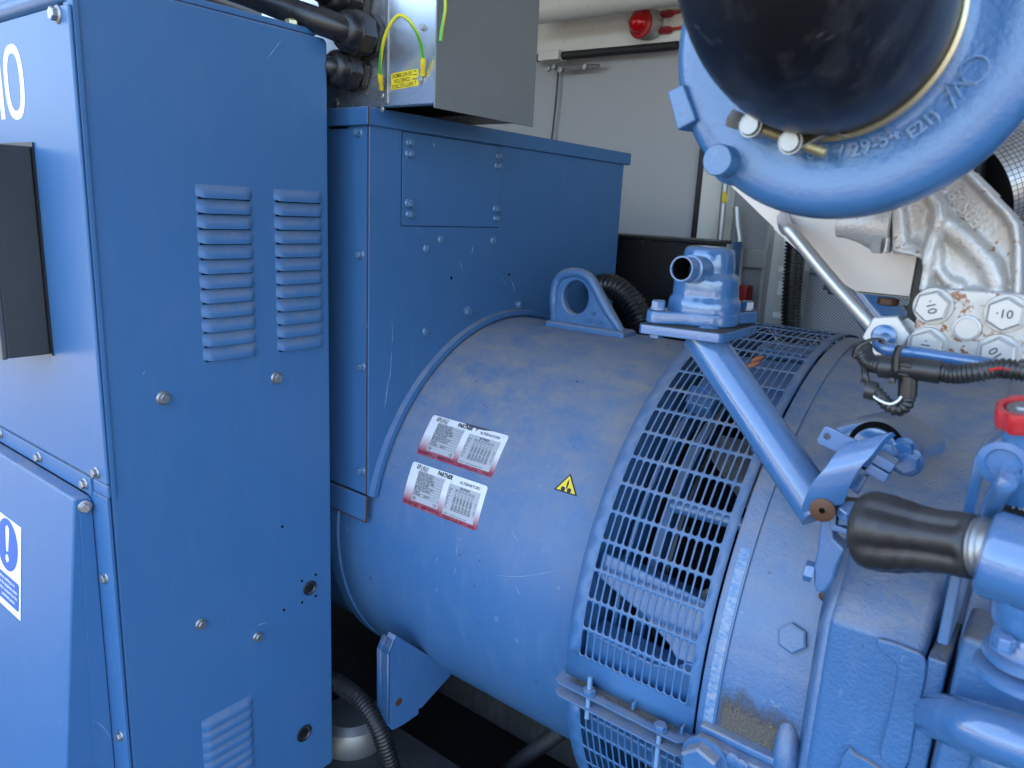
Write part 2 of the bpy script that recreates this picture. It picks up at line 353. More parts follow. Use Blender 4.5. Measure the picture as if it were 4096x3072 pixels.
# ceiling tube
a = on('z', 1.5, 'w2', 120, 190); 
tb = pipe('ceiling_tube', [on('y', .9, 'w2', -40, 90), on('y', .9, 'w2', 1500, -150)], .052, 'cream', n=1)
tag(tb, 'pale metal roof tube slanting across the top behind the galvanised box', 'tube')
# hanging door rail, closer, cable
t_ = thing('door_rail', 'thin dark rail under the cream header with a white end bracket', 'rail', on('y', YW - .05, 'w2', 270, 450))
pipe('rail', [on('y', YW - .06, 'w2', 60, 470), on('y', YW - .06, 'w2', 1230, 365)], .0145, 'dark_frame', t_, n=1)
obj('end_bracket', box(BM(), on('y', YW - .09, 'w2', 100, 490), on('y', YW - .09, 'w2', 272, 395) + V(0, .06, 0)), 'cream', t_, bevel=.003)
t_ = thing('door_closer', 'thin steel folding stay arm hanging below the white rail bracket', 'door stay', on('y', YW - .05, 'w2', 200, 540))
for (x1, y1, x2, y2, r) in ((185, 540, 595, 528, .007), (185, 555, 540, 548, .005), (300, 575, 490, 540, .004)): pipe('arm', [on('y', YW - .05, 'w2', x1, y1), on('y', YW - .05, 'w2', x2, y2)], r, 'zinc', t_, n=1, seg=8)
for x, y in ((195, 555), (240, 540), (290, 565), (488, 538)): bolt(t_, on('y', YW - .055, 'w2', x, y), -Y1, .012, 'zinc', 'hex')
tb = pipe('hanging_cable', [on('y', YW - .02, 'w2', 268, 580), on('y', YW - .02, 'w2', 245, 850), on('y', YW - .02, 'w2', 212, 1150)], .004, 'dark_grey', n=6, seg=8)
tag(tb, 'thin grey cable hanging down the wall from the door stay', 'cable')
# beacon
pb = on('y', YW - .09, 'w2', 955, 190)
t_ = thing('beacon', 'red domed warning beacon on the cream header', 'beacon lamp', pb)
bd = V(-.25, -1, -.05)
obj('base', lathe(BM(), pb, bd, [(-.045, .05), (.0, .052), (.012, .052)], 32), 'light_metal', t_)
obj('gasket', lathe(BM(), pb + bd.normalized() * .012, bd, [(0, .05), (.008, .05), (.01, .036)], 32, (True, False)), 'red_plastic', t_)
obj('lens', lathe(BM(), pb + bd.normalized() * .016, bd, [(0, .037), (.02, .034), (.035, .024), (.042, .012), (.045, .002)], 28), 'lens_red', t_)
for dz in (.03, -.022):
    q = pb + V(.06, .03, dz); g = obj('cable_gland', lathe(BM(), q, X1, [(-.01, .012), (.02, .014), (.034, .010)], 6), 'red_dark', t_)
    pipe('cable', [q, q + V(.1, 0, .005), q + V(.3, .0, .02)], .0055, 'red_plastic', g, seg=8)

# ================================================================= CONTROL CABINET
XP = -1.14
cab = thing('control_cabinet', 'tall blue sheet-steel control cabinet with louvres, at left', 'cabinet', (-1.6, -.73, -1))
pr_ = on('x', XP, 'F', 1320, 1500).y; ptop = on('x', XP, 'F', 1307, 155).z; pbot = on('x', XP, 'F', 1330, 3050).z
# side panel with punched holes as dark inserts; rounded outer corners
pts = [V(XP, -.948, -.9)]
pts = [V(XP, -.945, pbot - .12), V(XP, pr_ - .06, pbot - .0), V(XP, pr_ - .004, pbot), V(XP, pr_, pbot + .006), V(XP, pr_, ptop - .006), V(XP, pr_ - .006, ptop), V(XP, -.945, ptop)]
pts = [V(XP, -.945, pbot)] + pts[1:]
side = obj('side_panel', prism(BM(), pts, V(-.03, 0, 0)), 'sheet', cab, bevel=.004)
obj('carcass', box(BM(), (-2.1, -.935, pbot + .004), (XP - .032, pr_ - .012, ptop - .01)), 'sheet', cab)
obj('base_skirt', box(BM(), (-2.1, -.93, -1), (XP - .05, pr_ - .03, pbot + .002)), 'dark_frame', cab)
obj('top_cover', box(BM(), (-2.1, -.944, ptop + .0015), (XP - .006, pr_ - .02, ptop + .012)), 'sheet', cab, bevel=.002)
obj('top_rear_lip', box(BM(), (-2.1, -.95, ptop + .014), (XP - .1, pr_ - .04, ptop + .03)), 'sheet', cab, bevel=.002)
YF = -.952
zs = .262
zct = on('y', YF, 'z1', 360, 36).z
obj('front_cover', box(BM(), (-2.1, YF, zs), (XP + .004, YF + .006, zct)), 'sheet', cab, bevel=.0025)
obj('front_flange', box(BM(), (XP + .0005, YF + .0062, .2405), (XP + .004, -.9385, ptop - .03)), 'sheet', cab, bevel=.001)
obj('corner_strip', box(BM(), (XP - .045, YF, .2405), (XP + .004, YF + .006, zs - .0012)), 'sheet', cab, bevel=.002)
obj('lower_band', box(BM(), (-2.1, YF - .003, .232), (XP - .047, YF + .004, zs - .001)), 'sheet', cab, bevel=.001)
for p, k in (((5, 1160), 'z2'), ((250, 1310), 'z2'), ((540, 1478), 'z2')): bolt(cab, on('y', YF - .003, k, *p), -Y1, .0095, 'zinc', spin=.3)
bolt(cab, on('y', YF, 'z2', 613, 1408), -Y1, .0095, 'zinc'); bolt(cab, on('y', YF, 'z1', 365, 92), -Y1, .012, 'zinc')
# big top bend above the front (blurred tube-like return)
obj('hood', box(BM(), (-2.1, YF + .002, zct + .002), (XP - .03, YF + .05, zct + .25)), 'sheet', cab, bevel=.012)
obj('hood_lip', lathe(BM(), V(-2.1, YF + .012, zct + .018), X1, [(0, .014), (2.1 + XP - .02, .014)], 20), 'sheet', cab)
# lower wedge-shaped door
xw = -1.195
lw = [V(xw, YF - .001, .230), V(xw, -.978, .230), V(xw, -1.03, -.25), V(xw, -1.10, -1.0), V(xw, YF - .001, -1.0)]
door = obj('lower_door', prism(BM(), lw, V(-.9, 0, 0)), 'sheet', cab, bevel=.004)
obj('door_return', prism(BM(), [V(xw + .0008, YF - .002, .226), V(xw + .0008, -.972, .224), V(xw + .0008, -.985, -.25), V(xw + .0008, -1.0, -1.0), V(xw + .0008, YF - .002, -1.0)], V(.0022, 0, 0)), 'sheet', door, bevel=.0005)
obj('post_cheek', box(BM(), (xw + .003, YF + .004, -1.0), (xw + .012, YF + .05, .231)), 'sheet', cab)
obj('post_flange', box(BM(), (xw - .012, YF - .0005, -1.0), (XP + .0015, YF + .0045, .2392)), 'sheet', cab, bevel=.0008)
for k, x, y in (('z3', 672, 458), ('z3', 768, 1452)): bolt(cab, on('y', YF + .001, k, x, y), -Y1, .0095, 'zinc')
bolt(cab, on('x', xw + .004, 'z2', 540, 1622), V(1, -.4, 0), .0105, 'zinc')
# louvres
def louvre(y0, y1, zb, h=.021, d=.0075):
    bm = BM(); nu, nv = 14, 7; G = []
    for j in range(nv + 1):
        row = []
        for i in range(nu + 1):
            u = i / nu; v = j / nv; e = min(u, 1 - u) * (y1 - y0) / .012; e = min(1, e); e = math.sin(e * PI / 2); f = math.sin(min(1, v / .75) * PI / 2) ** 1.3
            row.append(bm.verts.new((XP + d * e * f + .0002, y0 + (y1 - y0) * u, zb + h * (1 - v) + (1 - e) * .003 * v)))
        G.append(row)
    for j in range(nv):
        for i in range(nu): bm.faces.new((G[j][i], G[j][i + 1], G[j + 1][i + 1], G[j + 1][i]))
    return bm
def slit(y0, y1, zb): return box(BM(), (XP - .0005, y0 + .004, zb - .0016), (XP + .0012, y1 - .004, zb + .002))
la, lb = on('x', XP, 'z1', 1250, 1252).y, on('x', XP, 'z1', 1585, 1262).y
ra, rb_ = on('x', XP, 'z1', 1742, 1272).y, on('x', XP, 'z1', 2028, 1283).y
zt = on('x', XP, 'z1', 1400, 1256).z; zl = on('x', XP, 'z2', 1460, 680).z; st = (zt - zl) / 11
for (y0, y1) in ((la - .004, lb + .002), (ra - .004, rb_ + .002)):
    for i in range(12):
        L_ = obj('louvre', louvre(y0, y1, zt - i * st), 'sheet', side, recalc=False, sharp=70); obj('louvre_slit', slit(y0, y1, zt - i * st), 'black_hole', L_)
za = on('x', XP, 'z3', 1430, 1350).z; zb_ = on('x', XP, 'z3', 1430, 1415).z
for i in range(10):
    y0, y1 = on('x', XP, 'z3', 1288, 1420).y - .004, on('x', XP, 'z3', 1585, 1265).y + .004
    L_ = obj('louvre', louvre(y0, y1, za - i * (za - zb_) * 1.0, h=.024), 'sheet', side, recalc=False, sharp=70); obj('louvre_slit', slit(y0, y1, za - i * (za - zb_)), 'black_hole', L_)
for k, x, y, r in (('z2', 1030, 935, .0115), ('z2', 1745, 808, .0115), ('z3', 1268, 748, .0105), ('z3', 1627, 828, .0100)): bolt(side, on('x', XP, k, x, y), X1, r, 'zinc')
def disc(k, x, y, r, mat='black_hole', t=.0008, par=side, nm='hole', X=XP): return obj(nm, lathe(BM(), on('x', X, k, x, y) - X1 * .002, X1, [(0, r), (t + .002, r)], 24), mat, par)
for k, x, y in (('z3', 1784, 133), ('z3', 1795, 660), ('z3', 1907, 477), ('z3', 1995, 437), ('z3', 1909, 612), ('z3', 1995, 571)): disc(k, x, y, .0027)
for k, x, y, r in (('z3', 1957, 520, .0158), ('z3', 1922, 1438, .0185)):
    p0 = on('x', XP, k, x, y); g = obj('rubber_grommet', lathe(BM(), p0, X1, [(-.002, r), (.002, r), (.003, r * .85), (.0015, r * .7), (-.001, r * .62)], 32, (True, False)), 'grip', side)
    obj('grommet_web', lathe(BM(), p0, X1, [(-.004, r * .6), (.0003, r * .62), (.001, r * .3)], 24), 'rubber', g)
# raised figures
bm = BM(); p1, p0 = on('y', YF, 'z1', -25, 520), on('y', YF, 'z1', 90, 520)
h10 = (on('y', YF, 'z1', 90, 283) - on('y', YF, 'z1', 105, 757)).length
def oring(cx, cz, w_, h_, t0, t1):
    A = []; B = []
    for i in range(48):
        a = 2 * PI * i / 48; ca, sa = math.cos(a), math.sin(a); e = lambda c: math.copysign(abs(c) ** .8, c)
        A.append(bm.verts.new((cx + e(ca) * w_, YF - .0004, cz + e(sa) * h_))); B.append(bm.verts.new((cx + e(ca) * (w_ - t0), YF - .0004, cz + e(sa) * (h_ - t1))))
    for i in range(48): j = (i + 1) % 48; bm.faces.new((A[i], A[j], B[j], B[i]))
oring(-1.341, p0.z, .037, h10 / 2, .0145, .0125)
zc = p0.z; x1 = -1.405
P = [(x1 + .016, zc - h10 / 2 + .002), (x1 + .016, zc + h10 / 2 - .001), (x1 + .004, zc + h10 / 2 - .001), (x1 - .02, zc + h10 / 2 - .02), (x1 - .02, zc + h10 / 2 - .033), (x1 + .000, zc + h10 / 2 - .02), (x1 + .000, zc - h10 / 2 + .002)]
bm.faces.new([bm.verts.new((x, YF - .0004, z)) for x, z in P])
obj('number_marking', bm, 'white_ink', cab, smooth=False, label='white painted number 10')
# black controller box on the front
gx = -1.2945; gz0 = .444; gz1 = on('y', YF, 'z1', 215, 925).z
g = obj('display_housing', box(BM(), (gx - .3, -1.015, gz0), (gx, -.955, gz1)), 'gadget_black', cab, bevel=.002)
obj('bezel', box(BM(), (gx - .3, -1.022, gz0 - .001), (gx + .001, -1.0152, gz1 + .001)), 'dark_grey', g, bevel=.001)
obj('backplate', box(BM(), (gx - .3, -.9548, gz0 - .002), (gx + .006, -.9528, gz1 + .006)), 'black_cab', g)
# safety sign on the sloping door
sg0 = V(0, 0, 0)
nrm = V(0, -1, 0); dz = V(0, -.052, -.48).normalized()
def door_pt(k, x, y):
    n = V(0, -.48, .052).normalized(); v = ray(k, x, y); p = V(0, -.978, .230); return CAM + v * ((p - CAM).dot(n) / v.dot(n)) + n * .0006
sA, sB = door_pt('z3', 137, 140), door_pt('z3', 133, 728)
zhat = (sA - sB).normalized(); H = (sA - sB).length; W = H * .7
def sp(u, v, lift=0): return sA - X1 * (W - u) - zhat * (H - v) + V(0, -1, 0) * lift
sign = obj('safety_sign', prism(BM(), [sp(0, 0), sp(W, 0), sp(W, H), sp(0, H)], V(0, -.0006, 0)), 'white_ink', cab, smooth=False, label='white and blue mandatory sign with exclamation mark')
c0 = (W / 2, H * .71); rr = W * .40
obj('sign_disc', prism(BM(), [sp(c0[0] + rr * math.cos(a), c0[1] + rr * math.sin(a), .0008) for a in [2 * PI * i / 48 for i in range(48)]], V(0, -.0002, 0)), 'blue_ink', sign, smooth=False)
bm = BM(); bm.faces.new([bm.verts.new(sp(c0[0] + x * rr, c0[1] + y * rr, .0013)) for x, y in ((-.09, -.25), (.09, -.25), (.17, .5), (.14, .68), (0, .76), (-.14, .68), (-.17, .5))])
bm.faces.new([bm.verts.new(sp(c0[0] + .15 * rr * math.cos(a), c0[1] - .53 * rr + .15 * rr * math.sin(a), .0013)) for a in [2 * PI * i / 20 for i in range(20)]])
obj('exclamation_mark', bm, 'white_ink', sign, smooth=False)
R_ = rrect(W * .90, H * .30, W * .05)
obj('text_panel', prism(BM(), [sp(W / 2 + x, H * .225 + y, .0008) for x, y in R_], V(0, -.0002, 0)), 'blue_ink', sign, smooth=False)
bm = BM()
for i, s in enumerate(('Before working on or', 'near this equipment obtain', 'authority / sanction from the', 'authorised person')):
    merge(bm, textbm(s, H * .052, bold=.0001, align='RIGHT'), lambda c, i=i: sp(W * (.89 if i in (1, 2) else .80) - c.x * -.92, H * (.325 - i * .062) + c.y, .0013))
obj('sign_text', bm, 'white_ink', sign, smooth=False)

# ================================================================= ALTERNATOR
alt = thing('alternator', 'large blue cylindrical alternator with terminal box, centre', 'alternator', (-.85, 0, -.6))
R0 = .45
frm = obj('stator_frame', lathe(BM(), V(-2.0, 0, 0), X1, [(0, R0 - .012), (.78, R0 - .012), (.785, R0), (1.448, R0), (1.45, R0 - .03)], 160, ref=V(0, -1, 0)), 'frame_blue', alt, sharp=50)
obj('rear_band', lathe(BM(), V(-1.235, 0, 0), X1, [(0, R0 + .004), (.03, R0 + .004), (.033, R0)], 120, (False, False), ref=V(0, -1, 0)), 'frame_blue', alt)
# terminal box
XT = -1.102; RL = .466; yl, yr, ztop = -.456, .488, .85
arc = [(RL * math.cos(a) * -1, RL * math.sin(a)) for a in [rad(14.2 + (180 - 28.4) * i / 60) for i in range(61)]]
poly = [(yl, .1135)] + [(y, z) for y, z in arc] + [(yr, .1135), (yr, ztop), (yl, ztop)]
poly[0] = (yl, .1135)
tbx = obj('terminal_box', prism(BM(), [V(XT, y, z) for y, z in poly], V(-.004, 0, 0)), 'sheet', alt, bevel=.0012)
obj('box_side', box(BM(), (XT - .45, yl, .115), (XT - .006, yl + .004, ztop - .002)), 'sheet', alt, bevel=.001)
obj('box_side', box(BM(), (XT - .45, yr - .006, .115), (XT - .006, yr - .002, ztop - .002)), 'sheet', alt)
obj('box_corner_seam', box(BM(), (XT - .0055, yl - .0012, .114), (XT - .0025, yl + .001, ztop)), 'rusty', alt)
obj('arc_lip', lathe(BM(), V(XT, 0, 0), X1, [(0, RL + .003), (.013, RL + .001), (.014, R0 + .007), (.010, R0 + .0015), (0, R0 + .0015)], 120, (False, False), 14, 166, ref=V(0, -1, 0)), 'sheet', alt)
lid = obj('lid', box(BM(), (XT - .5, -.468, .8445), (XT + .008, .512, .877)), 'sheet', alt, bevel=.0025)
obj('lid_joint', box(BM(), (XT + .0075, -.4675, .8455), (XT + .0092, -.4655, .876)), 'rusty', lid)
obj('vent_slot', prism(BM(), [V(on('y', yl, 'z4', 165, 780).x + u, yl - .0006, on('y', yl, 'z4', 165, 780).z + v) for u, v in rrect(.058, .02, .006)], V(0, .002, 0)), 'black_hole', tbx, smooth=False)
sx = -1.1
for x, y in ((298, 838), (310, 1610)): bolt(tbx, on('y', yl, 'z4', x, y), -Y1, .0088, 'bolt_blue', zs=1.5)
for x, y in ((318, 737), (318, 1395)): bolt(tbx, on('y', yl, 'z5', x, y), -Y1, .0088, 'bolt_blue', zs=1.5)
# saddle plate below the box
obj('saddle_plate', prism(BM(), [V(XT + .002, -.462, .112), V(XT + .002, -.464, .058), V(XT - .2, -.464, .06), V(XT - .2, -.462, .112)], V(0, .004, 0)), 'frame_blue', alt, bevel=.0006)
obj('saddle_plate_weld', prism(BM(), [V(XT + .0035, -.4625, .1125), V(XT + .0035, -.4645, .0565), V(XT - .2, -.4645, .0585), V(XT - .2, -.4644, .0605), V(XT + .001, -.4644, .059), V(XT + .001, -.4625, .1125)], V(0, .005, 0)), 'rusty', alt)
# access plate
q = [on('x', XT + .002, 'z4', *p) for p in ((569, 828), (1197, 905 + 28), (1176, 1440), (567, 1420))]
ya, yb = (q[0].y + q[3].y) / 2, (q[1].y + q[2].y) / 2; zA, zB = (q[0].z + q[1].z) / 2, (q[2].z + q[3].z) / 2
ap = obj('access_plate', box(BM(), (XT + .0002, ya, zB), (XT + .0026, yb, zA)), 'sheet', alt, bevel=.0005)
obj('plate_gap', box(BM(), (XT + .0001, ya - .0013, zB - .0013), (XT + .0009, yb + .0013, zA + .0013)), 'black_hole', ap, smooth=False)
for x, y in ((607, 901), (605, 970), (603, 1285), (607, 1354), (1172, 985), (1166, 1047), (1156, 1319), (1157, 1380)):
    p = on('x', XT + .0026, 'z4', x, y); bolt(ap, p, X1, .0082 if y in (901, 1354, 985, 1380) else .0092, 'bolt_blue', spin=.2, zs=1.5)
for k, x, y, kd, r in (('z4', 811, 1515, 'slot', .0085), ('z4', 1141, 1520, 'slot', .0085), ('z4', 718, 1572, 'slot', .0085), ('z5', 714, 515, 'slot', .0085), ('z5', 971, 383, 'barehex', .0095), ('z5', 1296, 346, 'barehex', .0085)):
    bolt(tbx, on('x', XT, k, x, y), X1, r * 1.08, 'bolt_blue', kd, name='screw' if kd == 'slot' else 'bolt', zs=1.5)
for x, y in ((877, 177), (1240, 155)): disc('z5', x, y, .0032, par=tbx, X=XT)
for k, x, y in (('z4', 1300, 845), ('z4', 1887, 948)): bolt(lid, on('x', XT - .02, k, x, y) + V(0, 0, -.012), Z1, .009, 'zinc', 'barehex', zs=1.8)
# nameplates
def plate(x0, x1, a_top, a_bot, lbl, torn):
    R = R0 + .0005; W_ = x1 - x0; H_ = (a_top - a_bot) * R
    def m(u, v, lift=0.0): a = a_bot + v / R; return V(x0 + u, -(R + lift) * math.cos(a), (R + lift) * math.sin(a))
    bm = BM(); uvl = bm.loops.layers.uv.verify(); rc = .006; nu, nv = 24, 12
    def cl(u, v):   # rounded corners
        for cx, cy, sx_, sy in ((rc, rc, -1, -1), (W_ - rc, rc, 1, -1), (W_ - rc, H_ - rc, 1, 1), (rc, H_ - rc, -1, 1)):
            dx, dy = (u - cx) * sx_, (v - cy) * sy
            if dx > 0 and dy > 0:
                l = math.hypot(dx, dy)
                if l > rc: k = rc / l; return cx + dx * k * sx_, cy + dy * k * sy
        return u, v
    us = [0, .002, .004, .006] + [W_ * i / nu for i in range(1, nu)] + [W_ - .006, W_ - .004, W_ - .002, W_]; us = sorted(set(us))
    vs = [0, .002, .004, .006] + [H_ * i / nv for i in range(1, nv)] + [H_ - .006, H_ - .004, H_ - .002, H_]; vs = sorted(set(vs))
    G = [[(cl(u, v), None) for u in us] for v in vs]; VV = [[bm.verts.new(m(*c[0])) for c in r_] for r_ in G]
    for j in range(len(vs) - 1):
        for i in range(len(us) - 1):
            uc = (us[i] + us[i + 1]) / 2; vc = (vs[j] + vs[j + 1]) / 2
            f = bm.faces.new((VV[j][i], VV[j][i + 1], VV[j + 1][i + 1], VV[j + 1][i]))
            for lp, (jj, ii) in zip(f.loops, ((j, i), (j, i + 1), (j + 1, i + 1), (j + 1, i))): lp[uvl].uv = (G[jj][ii][0][0] / W_, G[jj][ii][0][1] / H_)
    pl = obj('rating_plate', bm, 'plate_print', frm, smooth=True, label=lbl, recalc=False)
    gp = BM(); ink = BM()
    for (u0, v0, u1, v1) in ((.115, .14, .475, .84), (.545, .10, .945, .80)):
        n = 6; rp = rrect((u1 - u0) * W_, (v1 - v0) * H_, .002, 3); cx, cy = (u0 + u1) / 2 * W_, (v0 + v1) / 2 * H_
        for i in range(n):   # strips keep the sheet on the curve
            va, vb = v0 + (v1 - v0) * i / n, v0 + (v1 - v0) * (i + 1) / n
            gp.faces.new([gp.verts.new(m(u * W_, v * H_, .0003)) for u, v in ((u0, va), (u1, va), (u1, vb), (u0, vb))])
    obj('plate_field', gp, 'label_grey', pl, smooth=False)
    def line(u0, v0, u1, v1, t=.0005):
        if abs(u1 - u0) > abs(v1 - v0): P = ((u0, v0 - t / 2), (u1, v1 - t / 2), (u1, v1 + t / 2), (u0, v0 + t / 2))
        else: P = ((u0 - t / 2, v0), (u0 + t / 2, v0), (u1 + t / 2, v1), (u1 - t / 2, v1))
        ink.faces.new([ink.verts.new(m(a, b, .0006)) for a, b in P])
    def txt(s, u, v, size, bold=0.0, align='LEFT', xs=1.0, shear=0.0): merge(ink, textbm(s, size, bold, align, xs=xs, shear=shear), lambda c: m(u * W_ + c.x, v * H_ + c.y, .0006))
    rows = ['LSA 50.2 L6 C 6S/4   | IP23 | P1', 'No: 327779 / 11 Date 2010/41', '1500 r/min 50 Hz Weight 2500 Kg', 'PF 0,80  Th. Class. H  Altd < 1000m', 'A V R   R450   Excit AREP', 'Excit values full load 47,10 V / 3,33 A', '400 V / 40oC  At no load 0,79 A', 'D E bearing', 'N D E bearing          6320 ZZ C3']
    for i, s in enumerate(rows):
        v = .80 - i * .061; txt(s, .125, v, .0052, .00008, xs=.62); line(.12 * W_, (v - .031) * H_, .47 * W_, (v - .031) * H_, .0004)
    for u in (.12, .47): line(u * W_, .25 * H_, u * W_, .83 * H_)
    txt('CE', .41, .19, .0075, .0001)
    for i in range(16):
        a = 2 * PI * i / 16; b = 2 * PI * (i + 1) / 16; c_ = (.15 * W_, .20 * H_)
        ink.faces.new([ink.verts.new(m(c_[0] + r_ * math.cos(q_), c_[1] + r_ * math.sin(q_), .0006)) for r_, q_ in ((.0042, a), (.0042, b), (.0035, b), (.0035, a))])
    txt('SP', .15, .20, .005, .0001, 'CENTER')
    txt('RATINGS', .75, .755, .006, .00015, 'CENTER')
    for i, s in enumerate(('Voltage', 'Phase', 'Conn.', 'Cont.', 'BR', '40oC', 'Std by', 'PR', '27oC')):
        v = .70 - i * .052 - (.012 if i > 2 else 0) - (.012 if i > 5 else 0); txt(s, .555, v, .0046, xs=.7)
        row = (('380', '400', '415', '220', '230', '240'), ('3',) * 6, ('A',) * 6, ('1500', '1500', '1500', '1500', '1500', '1500'), ('1200',) * 6, ('2279', '2165', '2087', '3936', '3765', '3608'), ('1650', '1650', '1650', '1650', '1650', '1650'), ('1320',) * 6, ('2507', '2382', '2295', '4330', '4142', '3969'))[i]
        for j, s2 in enumerate(row): txt(s2, .655 + j * .042, v, .0044, .00006, 'CENTER', xs=.62)
        txt(('V', '', '', 'kVA', 'kW', 'A', 'kVA', 'kW', 'A')[i], .925, v, .0044, align='CENTER', xs=.6)
        line(.635 * W_, (v - .026) * H_, .885 * W_, (v - .026) * H_, .00035)
    for j in range(7): line((.635 + j * .0417) * W_, .23 * H_, (.635 + j * .0417) * W_, .73 * H_, .00035)
    txt('ISO 8528 - 3    Made in Europe by Leroy - Somer', .56, .135, .0042, xs=.7)
    txt('LEROY', .135, .935, .0085, .0000, xs=.8); txt('SOMER', .125, .875, .0085, .0000, xs=.8)
    s0 = .075 * W_; v0_ = .87 * H_; v1_ = .965 * H_
    for P in (((0, 0), (.0075, 0), (.0075, .0018), (.0022, .0018), (.0034, .009), (.0012, .009)), ((.0045, .003), (.009, .003), (.0105, .009), (.005, .009), (.0046, .0074), (.0082, .0074), (.0078, .0058), (.0045, .0058))):
        ink.faces.new([ink.verts.new(m(s0 + a, v0_ + b, .0006)) for a, b in P])
    txt('PARTNER', .46, .92, .0115, .0005, 'CENTER', xs=.8, shear=.15); txt('ALTERNATORS', .79, .885, .0078, .0001, 'CENTER', xs=.95)
    txt('IEC 60034-1 & 5', .03, .065, .0055, .00005); txt('NEMA MG1-32 & 33', .27, .065, .0055, .00005); txt('www.leroy-somer.com', .56, .04, .0055); txt('1.025.002 a', .87, .04, .005)
    obj('plate_lettering', ink, 'ink', pl, smooth=False)
    if torn:
        tb_ = BM(); P = [(.43, 1.0), (.45, .985), (.50, .97), (.56, .955), (.60, .96), (.605, .88), (.625, .955), (.70, .965), (.80, 1.0), (.80, 1.01), (.43, 1.01)]
        tb_.faces.new([tb_.verts.new(m(u * W_, v * H_, .0008)) for u, v in P]); obj('torn_edge', tb_, 'dark_grey', pl, smooth=False)
at = lambda p: math.atan2(p.z, -p.y)
plate(-1.0228, -.8228, at(V(0, -.3485, .2845)), at(V(0, -.3965, .212)), 'upper rating plate, torn along its top edge', True)
plate(-1.0228, -.8238, at(V(0, -.4045, .197)), at(V(0, -.435, .116)), 'lower rating plate, untorn', False)
def scratch(par, P, wd=.0007):
    Q = smoothpts(P, 5); bm = BM(); n = len(Q) - 1; A = []
    for i, p in enumerate(Q):
        d_ = (Q[min(i + 1, n)] - Q[max(i - 1, 0)]).normalized(); s_ = d_.cross((p - CAM).normalized()).normalized() * wd * (.25 + .75 * math.sin(PI * i / n)) * random.uniform(.5, 1.2); A.append((bm.verts.new(p - s_), bm.verts.new(p + s_)))
    for a, b in zip(A, A[1:]): bm.faces.new((a[0], a[1], b[1], b[0]))
    return obj('scratch', bm, 'scuff', par, smooth=False, recalc=False)
plain('scuff', (.18, .29, .42), .5)
for P in (((1160, 440), (1280, 450), (1420, 435), (1560, 405)), ((1290, 510), (1300, 545), (1315, 570)), ((915, 250), (908, 310)), ((1255, 150), (1275, 190), (1300, 225)), ((790, 330), (788, 352)), ((225, 590), (240, 625)), ((905, 385), (893, 445))): scratch(frm, [oncyl(R0 + .0006, 'z6', *p) for p in P], .0006)
for P in (((1205, 560), (1210, 520)), ((945, 840), (985, 815)), ((1130, 745), (1140, 830)), ((880, 855), (860, 900)), ((1230, 720), (1200, 800)), ((800, 840), (790, 930))): scratch(frm, [oncyl(R0 + .0006, 'z5', *p) for p in P], .0005)
for P in (((502, 455), (508, 560), (500, 600)), ((500, 640), (490, 800), (480, 805)), ((483, 805), (470, 900), (455, 995)), ((930, 60), (948, 130)), ((1190, 160), (1230, 230)), ((1255, 180), (1280, 260))): scratch(tbx, [on('x', XT + .0006, 'z5', *p) for p in P], .0006)
for P in (((657, 1440), (680, 1465), (705, 1478)), ((765, 895), (770, 930)), ((1015, 1555), (1008, 1595))): scratch(tbx, [on('x', XT + .0030, 'z4', *p) for p in P], .0006)
for k, P in (('z1', ((1780, 250), (1720, 330), (1690, 370))), ('z3', ((1620, 760), (1690, 738))), ('z3', ((590, 1360), (650, 1400), (700, 1470))), ('z3', ((1972, 168), (1971, 180))), ('z2', ((905, 790), (915, 765)))): scratch(side, [on('x', XP + .0008, k, *p) for p in P], .0006)
for P in (((1900, 1300), (1880, 1380), (1860, 1450)), ((1850, 1550), (1820, 1600))): pass
# yellow triangle sticker
tri = [oncyl(R0 + .0008, 'z5', *p) for p in ((1632, 1412), (1525, 1512), (1672, 1558))]
st_ = obj('warning_sticker', (lambda b: (b.faces.new([b.verts.new(p) for p in tri]), b)[1])(BM()), 'ink', frm, smooth=False, label='small yellow hot-surface warning triangle')
cen = (tri[0] + tri[1] + tri[2]) / 3; n_ = (tri[1] - tri[0]).cross(tri[2] - tri[0]).normalized()
if n_.y > 0: n_ = -n_
obj('sticker_face', (lambda b: (b.faces.new([b.verts.new(cen + (p - cen) * .80 + n_ * .0004) for p in tri]), b)[1])(BM()), 'yellow', st_, smooth=False)
bm = BM(); ux = (tri[2] - tri[1]).normalized(); uy = (tri[0] - (tri[1] + tri[2]) / 2).normalized(); S = (tri[2] - tri[1]).length
for cx in (-.13, .13): bm.faces.new([bm.verts.new(cen + ux * S * (cx + .09 * math.cos(a)) + uy * S * (-.13 + .09 * math.sin(a)) + n_ * .0008) for a in [2 * PI * i / 14 for i in range(14)]])
bm.faces.new([bm.verts.new(cen + ux * S * a + uy * S * b + n_ * .0008) for a, b in ((-.02, -.1), (.02, -.1), (.05, .1), (.02, .26), (-.03, .14))])
obj('sticker_symbol', bm, 'ink', st_, smooth=False)
